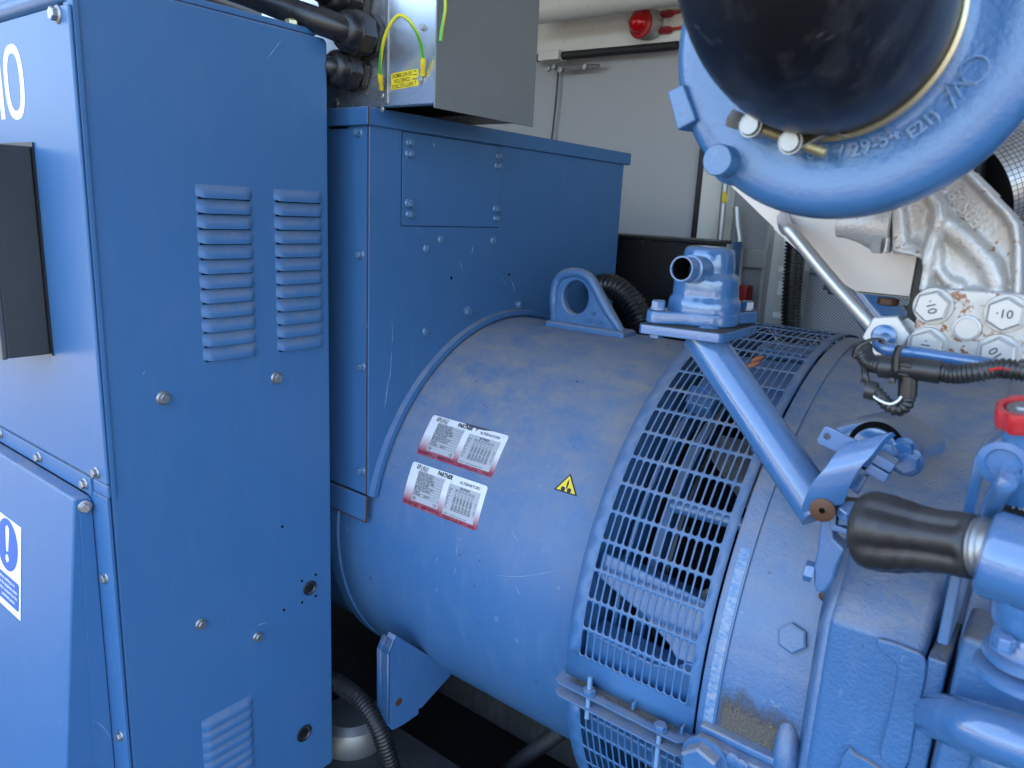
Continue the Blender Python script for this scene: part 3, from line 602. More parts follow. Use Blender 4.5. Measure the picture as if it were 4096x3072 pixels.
# lifting eye
YE = -.02
P = [on('y', YE, 'z5', *p) for p in ((1497, 452), (1500, 380), (1503, 290), (1512, 220), (1530, 175), (1560, 143), (1600, 125), (1650, 119), (1700, 127), (1745, 150), (1775, 180), (1800, 225), (1850, 320), (1900, 410), (1950, 505), (1965, 525))]
Hc = on('y', YE, 'z5', 1662, 300); hp = [on('y', YE, 'z5', 1662 + 78 * math.cos(a), 300 + 105 * math.sin(a)) for a in [2 * PI * i / 32 for i in range(32)]]
bm = BM(); th = V(0, .02, 0)
def plate_hole(bm, outer, hole, off):
    A = [bm.verts.new(p) for p in outer]; H1 = [bm.verts.new(p) for p in hole]
    ed = [bm.edges.new((A[i], A[(i + 1) % len(A)])) for i in range(len(A))] + [bm.edges.new((H1[i], H1[(i + 1) % len(H1)])) for i in range(len(H1))]
    r_ = bmesh.ops.triangle_fill(bm, use_beauty=True, use_dissolve=False, edges=ed); fs = [g_ for g_ in r_['geom'] if isinstance(g_, bmesh.types.BMFace)]
    ex = bmesh.ops.extrude_face_region(bm, geom=fs); vs_ = [g_ for g_ in ex['geom'] if isinstance(g_, bmesh.types.BMVert)]; bmesh.ops.translate(bm, verts=vs_, vec=off)
    return bm
P2 = P + [P[-1] + V(0, 0, -.03), P[0] + V(0, 0, -.03)]
eye = obj('lifting_eye', plate_hole(bm, P2, hp, th), 'cast_blue', alt, bevel=.005)
rim = smoothpts([p + (Hc - p) * .13 + V(0, .004, 0) for p in P[1:14]] + [P[14] + V(-.006, .006, 0), P[15] + V(-.002, .008, -.012)], 5); nr = len(rim)
obj('eye_rim', tube(BM(), [P[0] + V(.010, .008, -.02)] + rim, lambda i: .0115 * min(1, .75 + i / 12, .55 + (nr - i) / 22), 16), 'cast_blue', eye)
obj('eye_foot', prism(BM(), [P[0] + V(-.006, -.014, -.02), P[-1] + V(.012, -.014, -.02), P[-1] + V(.006, -.014, .004), P[0] + V(-.004, -.014, .004)], V(0, .06, 0)), 'frame_blue', eye, bevel=.006)
bm = BM()
for s, k, x, y in (('LIII', 'z5', 1772, 405), ('OK-CE6', 'z5', 1778, 455)): merge(bm, textbm(s, .013, .0003), lambda c, o=on('y', YE - .0008, k, x, y): o + V(c.x, 0, c.y))
obj('cast_lettering', bm, 'cast_blue', eye, solid=.0012, smooth=False)
# foot under the alternator
XF = -1.0
fp = [on('x', XF, 'b3', *p) for p in ((625, 90), (558, 262), (556, 880), (600, 935), (700, 880), (830, 790), (832, 745), (860, 730), (1120, 440), (1130, 400))]
foot = obj('support_foot', prism(BM(), fp, V(-.022, 0, 0)), 'frame_blue', alt, bevel=.002)
fl = [fp[0].lerp(fp[1], .25), fp[1], fp[2]]
bm = BM()
for a_, b_ in ((0, 1), (1, 2)):
    bm.faces.new([bm.verts.new(p) for p in (fl[a_], fl[b_], fl[b_] + V(-.034, 0, 0), fl[a_] + V(-.034, 0, 0))])
obj('foot_flange', bm, 'frame_blue', foot, solid=.004)
disc('b3', 650, 680, .009, 'rusty', par=foot, X=XF, t=.0015)
0 and obj('foot_base', box(BM(), (XF - .2, fp[3].y - .02, fp[3].z - .04), (XF + .01, fp[5].y + .03, fp[3].z - .008)), 'dark_frame', foot, bevel=.003)
# ventilated shroud
XA, XB, RS = -.560, -.338, .51
NC = 15; NR = 34; xs0 = -.5375; cw = .0124; rh = 5.36; a0_ = 2.2
bm = BM()
def sm(x, a, r=RS): return V(x, -r * math.cos(rad(a)), r * math.sin(rad(a)))
def grid_slots(bm, x0, cw, NC, a0, rh, NR, XA, XB, A0, A1, fn, mx=.0014, ma=.0022):
    N = 4
    cache = {}
    def vert(x, a):
        k = (round(x, 5), round(a, 4))
        if k not in cache: cache[k] = bm.verts.new(fn(x, a))
        return cache[k]
    kx = 180 / PI / RS
    for i in range(NC):
        for j in range(NR):
            cx = x0 + cw * (i + .5); ca = a0 + rh * (j + .5); w2 = cw / 2; h2 = rh / 2; rw = w2 - mx; rh2 = h2 - ma * kx; cc = rh2 - rw * kx
            inn = []; out = []
            for sgn, base in ((1, 0), (-1, 180)):
                for s in range(0, 9):
                    th = base + 180 * s / 8; ix = cx + rw * math.cos(rad(th)); ia = ca + sgn * cc + rw * kx * math.sin(rad(th)) ; inn.append((ix, ia))
                    t_ = s / 8
                    if s <= 2: o = (cx + sgn * w2, ca + sgn * (cc + (h2 - cc) * s / 2))
                    elif s < 6: o = (cx + sgn * w2 * (1 - (s - 2) / 2), ca + sgn * h2)
                    else: o = (cx - sgn * w2, ca + sgn * (h2 - (h2 - cc) * (s - 6) / 2))
                    out.append(o)
            I = [bm.verts.new(fn(*p)) for p in inn]; O = [vert(*p) for p in out]
            for q_ in range(18):
                r_ = (q_ + 1) % 18
                if O[q_] is not O[r_]: bm.faces.new((O[q_], O[r_], I[r_], I[q_]))
    x1 = x0 + cw * NC; a1 = a0 + rh * NR
    na = NR * 2
    for (xa, xb) in ((XA, x0), (x1, XB)):
        if abs(xb - xa) < 1e-4: continue
        for s in range(na): p_ = [(xa, a0 + rh * s / 2), (xb, a0 + rh * s / 2), (xb, a0 + rh * (s + 1) / 2), (xa, a0 + rh * (s + 1) / 2)]; bm.faces.new([bm.verts.new(fn(*p)) for p in p_])
    for (aa, ab) in ((A0, a0), (a1, A1)):
        n = max(1, int(abs(ab - aa) / 2))
        for s in range(n): p_ = [(XA, aa + (ab - aa) * s / n), (XB, aa + (ab - aa) * s / n), (XB, aa + (ab - aa) * (s + 1) / n), (XA, aa + (ab - aa) * (s + 1) / n)]; bm.faces.new([bm.verts.new(fn(*p)) for p in p_])
grid_slots(bm, xs0, cw, NC, a0_, rh, 32, XA, XB, -2.6, 180, sm)
bmesh.ops.remove_doubles(bm, verts=bm.verts, dist=1e-5)
shr = obj('vent_shroud', bm, 'sheet', alt, solid=.0018, sharp=60, label='upper slotted ventilation shroud')
bm = BM(); grid_slots(bm, xs0 + .002, .0122, 15, -8.6 - 5.3 * 8, 5.3, 8, XA + .0, XB - .002, -180 + 80, -5.3, lambda x, a: sm(x, a, RS - .004))
bmesh.ops.remove_doubles(bm, verts=bm.verts, dist=1e-5)
lsh = obj('lower_shroud', bm, 'sheet', alt, solid=.0018, sharp=60, label='lower slotted ventilation shroud')
# clamp flanges
def flange(a, r0, r1, par, tw=0):
    bm = BM(); P = [(XA - .006, r0), (XA - .006, r1 - .008), (XA + .006, r1), (XB - .012, r1), (XB + .002, r1 - .012), (XB + .002, r0)]
    return obj('clamp_flange', prism(bm, [sm(x, a, r) for x, r in P], (sm(0, a + .35, .5) - sm(0, a, .5))), 'sheet', par, bevel=.0008)
fA = flange(-2.9, RS - .004, RS + .029, shr); fB = flange(-5.4, RS - .006, RS + .029, lsh)
for x, kind in ((-.503, 0), (-.38, 1)):
    p = sm(x, -2.5, RS + .02); up = V(0, 0, 1)
    bolt(alt, p + V(0, 0, -.065 + (.0 if kind else .02)), up, .0045, 'bolt_blue', 'stud', name='clamp_stud', zs=1.7 if kind else 2.3)
    bolt(alt, p + V(0, 0, .0), up, .0115, 'sheet', 'hex', zs=.9)
for x in (-.51, -.43, -.35):
    obj('gusset', box(BM(), (x - .002, sm(0, -2.4, RS + .014).y, sm(0, -2.4, RS).z + .001), (x + .002, sm(0, 0, RS).y + .004, sm(0, -2.4, RS).z + .012)), 'sheet', shr, bevel=.001)
# inside: lip, ribs; blades and inner shell black to carry the interior shade
obj('inner_lip', lathe(BM(), V(XA + .003, 0, 0), X1, [(0, .506), (.004, .500), (.014, .472), (.016, .455)], 120, (False, False), ref=V(0, -1, 0)), 'sheet', alt)
obj('inner_ring', lathe(BM(), V(XA + .026, 0, 0), X1, [(0, .38), (.0, .418), (.008, .418), (.008, .36)], 120, (False, False), ref=V(0, -1, 0)), 'sheet', alt)
obj('baffle_ring', lathe(BM(), V(XA + .06, 0, 0), X1, [(0, .36), (.0, .40), (.018, .40), (.018, .36)], 120, (False, False), ref=V(0, -1, 0)), 'sheet', alt)
obj('fan_ring', lathe(BM(), V(XA + .095, 0, 0), X1, [(0, .34), (.0, .405), (.006, .405), (.006, .34)], 100, (False, False), ref=V(0, -1, 0)), 'rubber', alt)
obj('shade_core', lathe(BM(), V(XA, 0, 0), X1, [(.02, .30), (.02, .372), (.30, .372)], 60, (False, False)), 'black_hole', alt)  # flat black shell, the dark of the interior put into its colour
def xa(pts, r_, th_, name='shield_rib', mat='turbo_blue'):
    a_ = [sm(x, a, r_) for x, a in pts]; b_ = [sm(x, a, r_ - th_) for x, a in pts]; bm = BM(); A = [bm.verts.new(p) for p in a_]; B = [bm.verts.new(p) for p in b_]
    bm.faces.new(A); bm.faces.new(B[::-1])
    for i in range(len(A)): bm.faces.new((A[i], B[i], B[(i + 1) % len(A)], A[(i + 1) % len(A)]))
    return obj(name, bm, mat, alt, bevel=.004)
xa([(-.540, 21.5), (-.35, 19.5), (-.345, 8.5), (-.385, 8.0), (-.40, 10), (-.45, 13.2), (-.54, 16.8)], .494, .06)
xa([(-.540, 6.3), (-.42, 5.6), (-.385, 6.4), (-.37, 8.3), (-.345, 9.0), (-.345, -4), (-.540, -4)], .494, .06)
xa([(-.540, -13), (-.35, -13.5), (-.35, -19), (-.540, -18)], .488, .06)
xa([(-.50, 73), (-.345, 74), (-.345, 56), (-.42, 56), (-.50, 60)], .494, .012)
xa([(-.47, 92), (-.36, 92), (-.36, 82), (-.47, 82)], .485, .02)
xa([(-.515, 61), (-.455, 61), (-.46, 55), (-.51, 56)], .488, .03); xa([(-.375, 53), (-.345, 53), (-.345, 47), (-.37, 48)], .488, .03)
pipe('inner_rod', [sm(XA + .09, 34.6, .44), sm(XB - .01, 34.6, .455)], .011, 'gloss_blue', alt, n=1)
for i in range(18):
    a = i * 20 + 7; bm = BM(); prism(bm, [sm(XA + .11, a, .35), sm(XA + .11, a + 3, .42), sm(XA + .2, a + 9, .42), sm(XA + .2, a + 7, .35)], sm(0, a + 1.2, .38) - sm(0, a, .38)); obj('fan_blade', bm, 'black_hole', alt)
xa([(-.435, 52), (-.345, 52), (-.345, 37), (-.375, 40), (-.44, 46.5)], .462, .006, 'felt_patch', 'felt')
for a, x in ((19.6, -.365), (5, -.352)): bolt(alt, sm(x, a, .455), V(-.6, -1, .2), .014, 'yellow_zinc', 'barehex')
for k, x, y, r_ in (('q2', 1395, 1185, .55), ('q2', 1355, 1235, .35)):
    p = oncyl(RS + .004, k, x, y); d_ = V(.6, .3, .45).rotation_difference if 0 else V(.55, .25, .3).normalized()
    s_ = tube(BM(), [p - d_ * .011, p - d_ * .007, p, p + d_ * .007, p + d_ * .012], lambda i: (.0008, .0036, .0048, .0034, .0006)[i], 10)
    so = obj('seed', s_, 'seed'); tag(so, 'brown seed on the slotted shroud, %s' % ('nearer the breather plate' if r_ > .5 else 'lower and to the left of the other seed'), 'seed')

# ================================================================= ENGINE REAR END
eng = thing('engine', 'blue cast engine flywheel housing behind the lever, lower right', 'engine', (.1, 0, -.6))
RB = .507
bell = obj('bell_housing', lathe(BM(), V(XB + .002, 0, 0), X1, [(0, .49), (.0005, RB), (.027, RB), (.028, RB - .003), (.2, RB - .003), (.27, RB + .002), (.278, RB - .0)], 160, (False, False), ref=V(0, -1, 0)), 'cast_blue', eng, sharp=40)
obj('worn_band', lathe(BM(), V(XB + .012, 0, 0), X1, [(0, RB + .0006), (.014, RB + .0006)], 60, (False, False), -2, 30, ref=V(0, -1, 0)), 'worn_band', eng, label='strip where the paint is rubbed to bright metal')
bolt(eng, oncyl(RB - .003, 'q7', 145, 670), V(0, -math.cos(rad(19)), math.sin(rad(19))), .0205, 'cast_blue', 'barehex', spin=.25, zs=.5)
obj('rear_flange', lathe(BM(), V(-.066, 0, 0), X1, [(0, RB - .01), (.001, RB + .004), (.02, RB + .004), (.021, RB - .02)], 160, (False, False), ref=V(0, -1, 0)), 'cast_blue', eng)
obj('engine_case', lathe(BM(), V(-.0465, 0, 0), X1, [(0, RB - .018), (.3, RB - .018)], 100, ref=V(0, -1, 0)), 'cast_blue', eng)
obj('crankcase', box(BM(), (.25, -.42, -.7), (2.6, .42, .9)), 'cast_blue', eng, bevel=.02)  # unseen bulk of the engine, added to block light from the +X side
obj('seam', lathe(BM(), V(-.0688, 0, 0), X1, [(0, RB + .0012), (.0024, RB + .0012)], 80, (False, False), 0, 110, ref=V(0, -1, 0)), 'black_hole', eng)
# horizontal split flange of the adapter with the big bolt
p1 = V(-.33, -RB + .01, -.004); 
obj('split_flange', box(BM(), (-.325, -RB - .028, -.055), (-.19, -RB + .06, -.004)), 'cast_blue', eng, bevel=.004)
obj('split_rib', box(BM(), (-.325, -RB - .014, -.0035), (-.19, -RB + .03, .008)), 'cast_blue', eng, bevel=.003)
obj('lower_case', box(BM(), (-.322, -RB - .020, -.5), (-.19, -RB + .1, -.056)), 'cast_blue', eng, bevel=.006)
bp = on('y', -RB - .029, 'q6', 1185, 1590); bolt(eng, bp, -Y1, .034, 'cast_blue', 'hex', spin=.2, zs=.9)
for x, y in ((1390, 1590), (1460, 1640)): bolt(eng, on('y', -RB - .028, 'q6', x, y), -Y1, .010, 'cast_blue', 'pan')
deposit(eng, lambda u, v: sm(-.312 + .118 * u, .9 + 11 * v, RB - .0015))
# big block (starter-side pad) in front
YB = -.552
def bb(k, x, y, yy=YB): return on('y', yy, k, x, y)
A_ = bb('q7', 442, 545); B_ = bb('q7', 1180, 800)
zt_ = (A_.z + B_.z) / 2
prof = [V(0, -.45, .345), V(0, -.50, .308), V(0, YB + .006, zt_ + .004), V(0, YB, zt_ - .004), V(0, YB, -.7), V(0, -.38, -.7), V(0, -.38, .345)]
xl, xr = -.176, -.070
blk = obj('starter_pad', prism(BM(), [p + X1 * xl for p in prof], X1 * (xr - xl)), 'cast_blue', eng, bevel=.012); blk.modifiers['b'].segments = 4
prof2 = [V(xl - .001, -.452, .335), V(xl - .001, -.505, .296), V(xl - .001, YB + .004, zt_ - .006), V(xl - .001, YB + .004, -.7), V(xl - .02, YB + .05, -.7), V(xl - .02, YB + .05, zt_ - .03), V(xl - .02, -.49, .27), V(xl - .02, -.44, .305)]
bm = BM(); a = [bm.verts.new(p) for p in prof2]
for i, j, k_, l in ((0, 1, 6, 7), (1, 2, 5, 6), (2, 3, 4, 5)): bm.faces.new((a[i], a[j], a[k_], a[l]))
obj('pad_cheek', bm, 'cast_blue', eng, solid=-.02)
deposit(eng, lambda u, v: V(xl + .004 + (xr - xl - .006) * u, -.462 - .042 * v, .3365 - .0325 * v) + V(0, -.0012, .0016))
deposit(alt, lambda u, v: sm(-.555 + .21 * u, 0, 1) * 0 + V(-.556 + .212 * u, -.512 - .0, 0) * 0 + sm(-.552 + .205 * u, -2.45, RS + .002 + .025 * v))
# raised boss on block front
P = [bb('q7', *p) for p in ((790, 655), (800, 730), (930, 850), (935, 1000), (870, 1300), (820, 1560), (1010, 1640), (1085, 1300), (1170, 850), (1000, 720))]
obj('pad_ridge', prism(BM(), smoothpts(P + [P[0]], 4)[:-1], V(0, -.0075, 0)), 'cast_blue', eng, bevel=.007)
P = [bb('q7', *p) for p in ((590, 1480), (620, 1530), (760, 1610), (960, 1800), (500, 1900), (520, 1600))]
obj('pad_ridge', prism(BM(), smoothpts(P + [P[0]], 4)[:-1], V(0, -.0075, 0)), 'cast_blue', eng, bevel=.007)
obj('pad_flange', box(BM(), (xr + .002, YB - .004, -.7), (xr + .022, -.40, zt_ + .0)), 'cast_blue', eng, bevel=.003)
obj('pad_flange', prism(BM(), [V(xr + .024, YB + .004, -.7), V(xr + .024, YB + .004, zt_ - .06), V(xr + .024, -.44, .33), V(xr + .024, -.3, .40), V(xr + .024, -.3, -.7)], X1 * .03), 'cast_blue', eng, bevel=.003)
rb2 = smoothpts([on('y', -.465, 'q6', 1860, 1130), on('y', -.500, 'q6', 1815, 1400), on('y', -.510, 'q6', 1800, 1640), on('y', -.51, 'q6', 1830, 1750)], 6)
obj('pad_rib', tube(BM(), rb2, lambda i: .018 * math.sqrt(min(1, .02 + i / 10)), 14), 'cast_blue', eng)
obj('engine_side', box(BM(), (-.014, -.44, -.7), (.6, -.3, .30)), 'dark_grey', eng)
# coolant pipe along lower right
P = [on('y', -.49, 'q7', 1050, 1190), on('y', -.55, 'q7', 1250, 1262), on('y', -.64, 'q7', 1500, 1345), on('y', -.66, 'q7', 2300, 1600)]
pr2 = pipe('engine_pipe', P, .0255, 'gloss_blue', seg=32, n=8); tag(pr2, 'thick glossy blue pipe crossing the lower right corner', 'pipe')
bx = obj('engine_ledge', box(BM(), (-.01, -.60, .05), (.5, -.43, .19)), 'cast_blue', eng, bevel=.012)

# ================================================================= BREATHER ON ITS PIPE
zp = .561
br = thing('breather', 'blue crankcase breather with open spout, on a square plate above the shroud', 'breather', (-.42, -.43, zp))
pa, pb_, pc = V(-.492, -.512, zp), V(-.366, -.497, zp), V(-.366, -.363, zp)
pc = on('z', zp, 'q2', 1405, 882); pa = on('z', zp, 'q2', 332, 875); pb_ = on('z', zp, 'q2', 1090, 968)
pd_ = pa + (pc - pb_)
def chamf(P, k=.1):
    out = []
    for i, p in enumerate(P): a_, b_ = P[i - 1], P[(i + 1) % len(P)]; out += [p.lerp(a_, k), p.lerp(b_, k)]
    return out
Pl = chamf([pa, pb_, pc, pd_], .05)
obj('base_plate', prism(BM(), Pl, V(0, 0, -.0125)), 'gloss_blue', br, bevel=.001); obj('oily_film', prism(BM(), [cc4 + (p - cc4) * .985 for cc4 in [(pa + pb_ + pc + pd_) / 4] for p in Pl], V(0, 0, .0006)), 'felt', br, smooth=False)
cc = (pa + pb_ + pc + pd_) / 4 + V(0, 0, 0)
e1 = (pb_ - pa).normalized(); e2 = (pc - pb_).normalized()
L1 = (pb_ - pa).length; L2 = (pc - pb_).length
def ear(c, d_, r=.014, h=.016): return [c + V(math.cos(a) * r, math.sin(a) * r, 0) for a in [2 * PI * i / 20 for i in range(20)]]
c1 = on('z', zp + .001, 'g3', 455, 1225) + V(.001, .008, 0); c2 = on('z', zp + .001, 'g3', 1475, 1225) + V(-.004, .008, 0)
cb = (c1 + c2) / 2
dd = (c2 - c1).normalized(); nn_ = V(-dd.y, dd.x, 0)
Rb = .051
pt = [c1 - nn_ * .016, c1 - dd * .012 - nn_ * .011, c1 - dd * .016, c1 - dd * .012 + nn_ * .011, c1 + nn_ * .016]
ring = [cb + (dd * math.cos(a) + nn_ * math.sin(a)) * Rb for a in [rad(150 - 120 * i / 10) for i in range(11)]]
pt2 = [c2 + nn_ * .016, c2 + dd * .012 + nn_ * .011, c2 + dd * .016, c2 + dd * .012 - nn_ * .011, c2 - nn_ * .016]
ring2 = [cb + (dd * math.cos(a) + nn_ * math.sin(a)) * Rb for a in [rad(-30 - 120 * i / 10) for i in range(11)]]
obj('ear_flange', prism(BM(), pt + ring + pt2 + ring2, V(0, 0, .018)), 'gloss_blue', br, bevel=.003)
for c in (c1, c2): bolt(br, c + V(0, 0, .019), Z1, .0115, 'gloss_blue', 'hex', spin=.3, zs=1.35)
bolt(br, c1 + V(0, 0, -.0135), -Z1, .0105, 'gloss_blue', 'barehex', spin=.3)
def zat(y): return None
bz = zp
Hh = .125
prof = [(0.0, .048), (.002, .054), (.012, .060), (.018, .0615), (.019, .0612), (.040, .0598), (.048, .0590), (.052, .0572), (.056, .0565), (.078, .0560), (.084, .0545), (.088, .0485), (.092, .0475), (.118, .0452), (.124, .0435), (.1275, .040), (.129, .03), (.1295, .002)]
prof9 = [(a_ * .86, b_ * .80) for a_, b_ in ((0, .0585), (.003, .0615), (.022, .063), (.034, .0625), (.040, .0605), (.0445, .0565), (.048, .0568), (.070, .0560), (.077, .0545), (.080, .0505), (.083, .0462), (.086, .0465), (.112, .0440), (.119, .0420), (.1225, .038), (.124, .030), (.1245, .002))]
obj('body', lathe(BM(), cb + V(0, 0, .001), Z1, prof9, 64), 'gloss_blue', br, sharp=75)
so_ = on('y', cb.y - .085, 'g3', 762, 622); s1 = V(cb.x + .004, cb.y - .01, so_.z - .004)
obj('spout', lathe(BM(), s1, so_ - s1, [(0, .019), (.052, .019), (.053, .0162), ((so_ - s1).length - .006, .0160), ((so_ - s1).length, .0168), ((so_ - s1).length, .0148), (.02, .0148)], 32, (True, True)), 'gloss_blue', br)
obj('spout_bore', lathe(BM(), s1, so_ - s1, [(.02, .0145), ((so_ - s1).length - .003, .0145)], 32, (True, False)), 'black_hole', br)
pe = on('y', -.535, 'q4', 368, 1146); ps2 = on('y', -.458, 'q2', 945, 1050)
dirp = (pe - ps2).normalized()
obj('breather_pipe', tube(BM(), [ps2 - dirp * .014, ps2, ps2.lerp(pe, .5), pe, pe + dirp * .012], .0265, 32), 'gloss_blue', br)

# ================================================================= GLAND BOX ON THE TERMINAL BOX
XG = -.95; YG = -.444; ZG = .8785
gb = thing('gland_box', 'galvanised cable gland box standing on the terminal box lid', 'junction box', (-1.1, -.3, ZG))
xs_ = on('y', YG, 'z4', 465, 600).x
sb = obj('side_plate', box(BM(), (xs_ + .003, YG, ZG), (XG, YG + .003, 1.5)), 'galvanised', gb, bevel=.001)
obj('gland_plate', box(BM(), (-1.45, YG + .001, ZG + .001), (xs_ + .001, YG + .004, 1.5)), 'galvanised', gb, label='black speckled end of the galvanised face')
obj('seam_trim', box(BM(), (xs_ - .003, YG - .002, ZG + .004), (xs_ + .006, YG - .0002, 1.5)), 'zinc', gb, bevel=.0008)
yq = on('x', XG, 'z4', 1388, 788).y
gp_ = obj('front_plate', box(BM(), (XG + .0002, YG - .002, on('x', XG, 'z4', 745, 678).z), (XG + .003, yq, 1.5)), 'grey_plate', gb, bevel=.0008)
obj('bottom_rail', box(BM(), (-1.4, YG + .0035, ZG), (XG - .001, YG + .02, ZG + .003)), 'galvanised', gb)
obj('floor_panel', box(BM(), (-1.45, YG + .021, ZG + .02), (XG - .001, yq - .003, ZG + .023)), 'dark_frame', gb)
obj('back_plate', box(BM(), (-1.45, yq - .003, ZG), (XG, yq - .0005, 1.5)), 'galvanised', gb)
for x, y, r in ((700, 172, .0065), (690, 497, .0075)): bolt(sb, on('y', YG, 'z4', x, y), -Y1, r, 'light_metal', 'hex')
bolt(gb, on('y', YG, 'z4', 436, 603), -Y1, .0085, 'zinc', 'pan', zs=.8); bolt(gb, on('y', YG, 'z4', 150, 652), -Y1, .0080, 'zinc', 'pan', zs=.8); bolt(gb, on('y', YG - .004, 'z4', 440, 690), -Y1, .006, 'zinc', 'pan')
# yellow safety label (upside down)
LB = [on('y', YG - .0003, 'z4', *p) for p in ((497, 466), (674, 432), (671, 540), (500, 571))]
lc = (LB[0] + LB[2]) / 2; lw_ = ((LB[1] - LB[0]).length + (LB[2] - LB[3]).length) / 2; lh = ((LB[3] - LB[0]).length + (LB[2] - LB[1]).length) / 2
lu = (LB[1] - LB[0]).normalized(); lv = V(-lu.z, 0, lu.x)
lv = lv if lv.z > 0 else -lv
ls = obj('safety_label', prism(BM(), [lc + lu * a + lv * b for a, b in rrect(lw_, lh, .004)], V(0, -.0003, 0)), 'yellow', gb, smooth=False, label='yellow earthing label stuck on upside down')
bm = BM()
for i, s in enumerate(('SAFETY ELECTRICAL', 'CONNECTION', 'DO NOT REMOVE')): merge(bm, textbm(s, .0098, .0001, 'CENTER', xs=.62), lambda c, i=i: lc - lu * (c.x + .006) - lv * (c.y + (.0088 - i * .0088)) + V(0, -.0006, 0))
obj('label_text', bm, 'ink', ls, smooth=False)
bm = BM(); ox = lc + lu * (lw_ * .38) + V(0, -.0006, 0)
for b, hw in ((-.002, .0075), (.005, .005), (.011, .003)): bm.faces.new([bm.verts.new(ox + lu * a + lv * (b + c)) for a, c in ((-hw, -.0009), (hw, -.0009), (hw, .0009), (-hw, .0009))])
bm.faces.new([bm.verts.new(ox + lu * a + lv * b) for a, b in ((-.0009, -.002), (.0009, -.002), (.0009, -.011), (-.0009, -.011))])
obj('earth_symbol', bm, 'green_ink', ls, smooth=False)
# earth wires
ewp = [on('y', YG - d_, 'z4', x, y) for x, y, d_ in ((436, 560, .008), (428, 480, .02), (430, 380, .035), (450, 260, .05), (490, 160, .055), (545, 98, .055), (600, 120, .05), (650, 190, .04), (685, 280, .025), (700, 380, .012), (698, 430, .008))]
w1 = thing('earth_wire', 'looped green and yellow earth wire arching over the yellow label', 'wire', ewp[0])
obj('sheath', tube(BM(), smoothpts(ewp[1:-1], 8), .0030, 12, uvn=(1, 6)), 'earth_wire_sheath', w1)
for i, j in ((1, 0), (-2, -1)):
    a_ = ewp[i]; d_ = (ewp[j] - a_).normalized(); obj('crimp_lug', tube(BM(), [a_ - d_ * .004, a_ + d_ * .001, a_ + d_ * .012, a_ + d_ * .013, a_ + d_ * .026], lambda k: (.0040, .0048, .0048, .0042, .0040)[k], 12), 'yellow', w1)
    e_ = a_ + d_ * .027; obj('ring_terminal', tube(BM(), [e_, e_ + d_ * .014], .0022, 8), 'zinc', w1)
w2 = [on('x', XG + .02, 'z4', *p) for p in ((835, -60), (838, 0), (838, 60), (825, 140), (815, 200), (808, 262))]
wo = obj('earth_wire', tube(BM(), smoothpts(w2, 6), .0030, 12, uvn=(1, 3)), 'earth_wire_sheath')
tag(wo, 'cut green and yellow earth wire hanging down the dark plate', 'wire')
# cable glands and power cables
def gland(k, x, y, d_=None, s=1.0, cab_pts=None, lbl='', brown=False, o_=None, cs=False):
    o = on('y', YG, k, x, y) if o_ is None else o_; t_ = thing('power_cable', lbl, 'cable', o, 'thick black power cables entering the gland box')
    n = -Y1; g_ = obj('cable_gland', lathe(BM(), o + n * .002, n, [(0, .040 * s), (.014 * s, .040 * s), (.0145 * s, .035 * s)], 6, ref=V(.3, 0, 1)), 'plastic', t_, bevel=.0015)
    obj('gland_thread', lathe(BM(), o + n * .015 * s, n, [(0, .033 * s), (.004, .033 * s), (.008 * s, .031 * s)], 24), 'plastic', g_)
    obj('gland_nut', lathe(BM(), o + n * .021 * s, n, [(0, .036 * s), (.002, .0385 * s), (.028 * s, .0385 * s), (.032 * s, .036 * s)], 8, ref=V(.2, 0, 1)), 'plastic', g_, bevel=.0015)
    obj('gland_dome', lathe(BM(), o + n * .050 * s, n, [(0, .0355 * s), (.008 * s, .036 * s), (.018 * s, .033 * s), (.024 * s, .027 * s), (.026 * s, .020 * s)], 28), 'rubber', g_, sharp=60)
    e_ = o + n * .07 * s; P = [e_ + V(0, .02, 0), e_] + [e_ + Vector(q) for q in cab_pts]
    obj('cable_sheath', tube(BM(), smoothpts(P, 8), .021 * s, 20), 'rubber', t_)
    if cs: obj('shrink_collar', tube(BM(), smoothpts(P, 8)[5:17], .0232 * s, 20), 'plastic', t_)
    if brown: obj('sleeve', tube(BM(), [e_ + V(-.016, -.004, .001), e_ + V(-.05, -.001, .005)], .0225 * s, 20), 'brown_sleeve', t_)
    return t_
gland('g2', 1640, 420, cab_pts=[(-.03, -.03, .012), (-.1, -.06, .035), (-.22, -.08, .075), (-.5, -.1, .15)], lbl='black power cable at the middle gland, running up to the left', cs=True)
gland('g2', 1490, 810, s=.9, cab_pts=[(-.012, -.004, .0), (-.04, -.002, .004), (-.12, .005, .01), (-.3, .01, .03)], lbl='black power cable at the lowest gland, with a reddish sleeve', brown=True)
gland('g2', 1480, 40, cab_pts=[(-.03, -.03, .02), (-.1, -.05, .05), (-.22, -.05, .1), (-.5, -.05, .2)], lbl='black power cable at the topmost visible gland', s=1.0)
P = [on('y', -.40, 'g2', *p) for p in ((-700, -260), (100, 40), (500, 190), (820, 330), (1200, 500))]
c_ = pipe('power_cable', P, .024, 'rubber'); tag(c_, 'black power cable lying low behind the cabinet top', 'cable', 'thick black power cables entering the gland box')
P = [on('y', -.30, 'g2', *p) for p in ((-500, -350), (300, -20), (700, 120), (1100, 290))]
c_ = pipe('power_cable', P, .026, 'rubber'); tag(c_, 'black power cable farthest behind, above the cabinet top edge', 'cable', 'thick black power cables entering the gland box')
bolt(cab, on('x', XP - .03, 'g2', 745, 322), Z1, .0125, 'yellow_zinc', 'barehex', zs=1.6); 

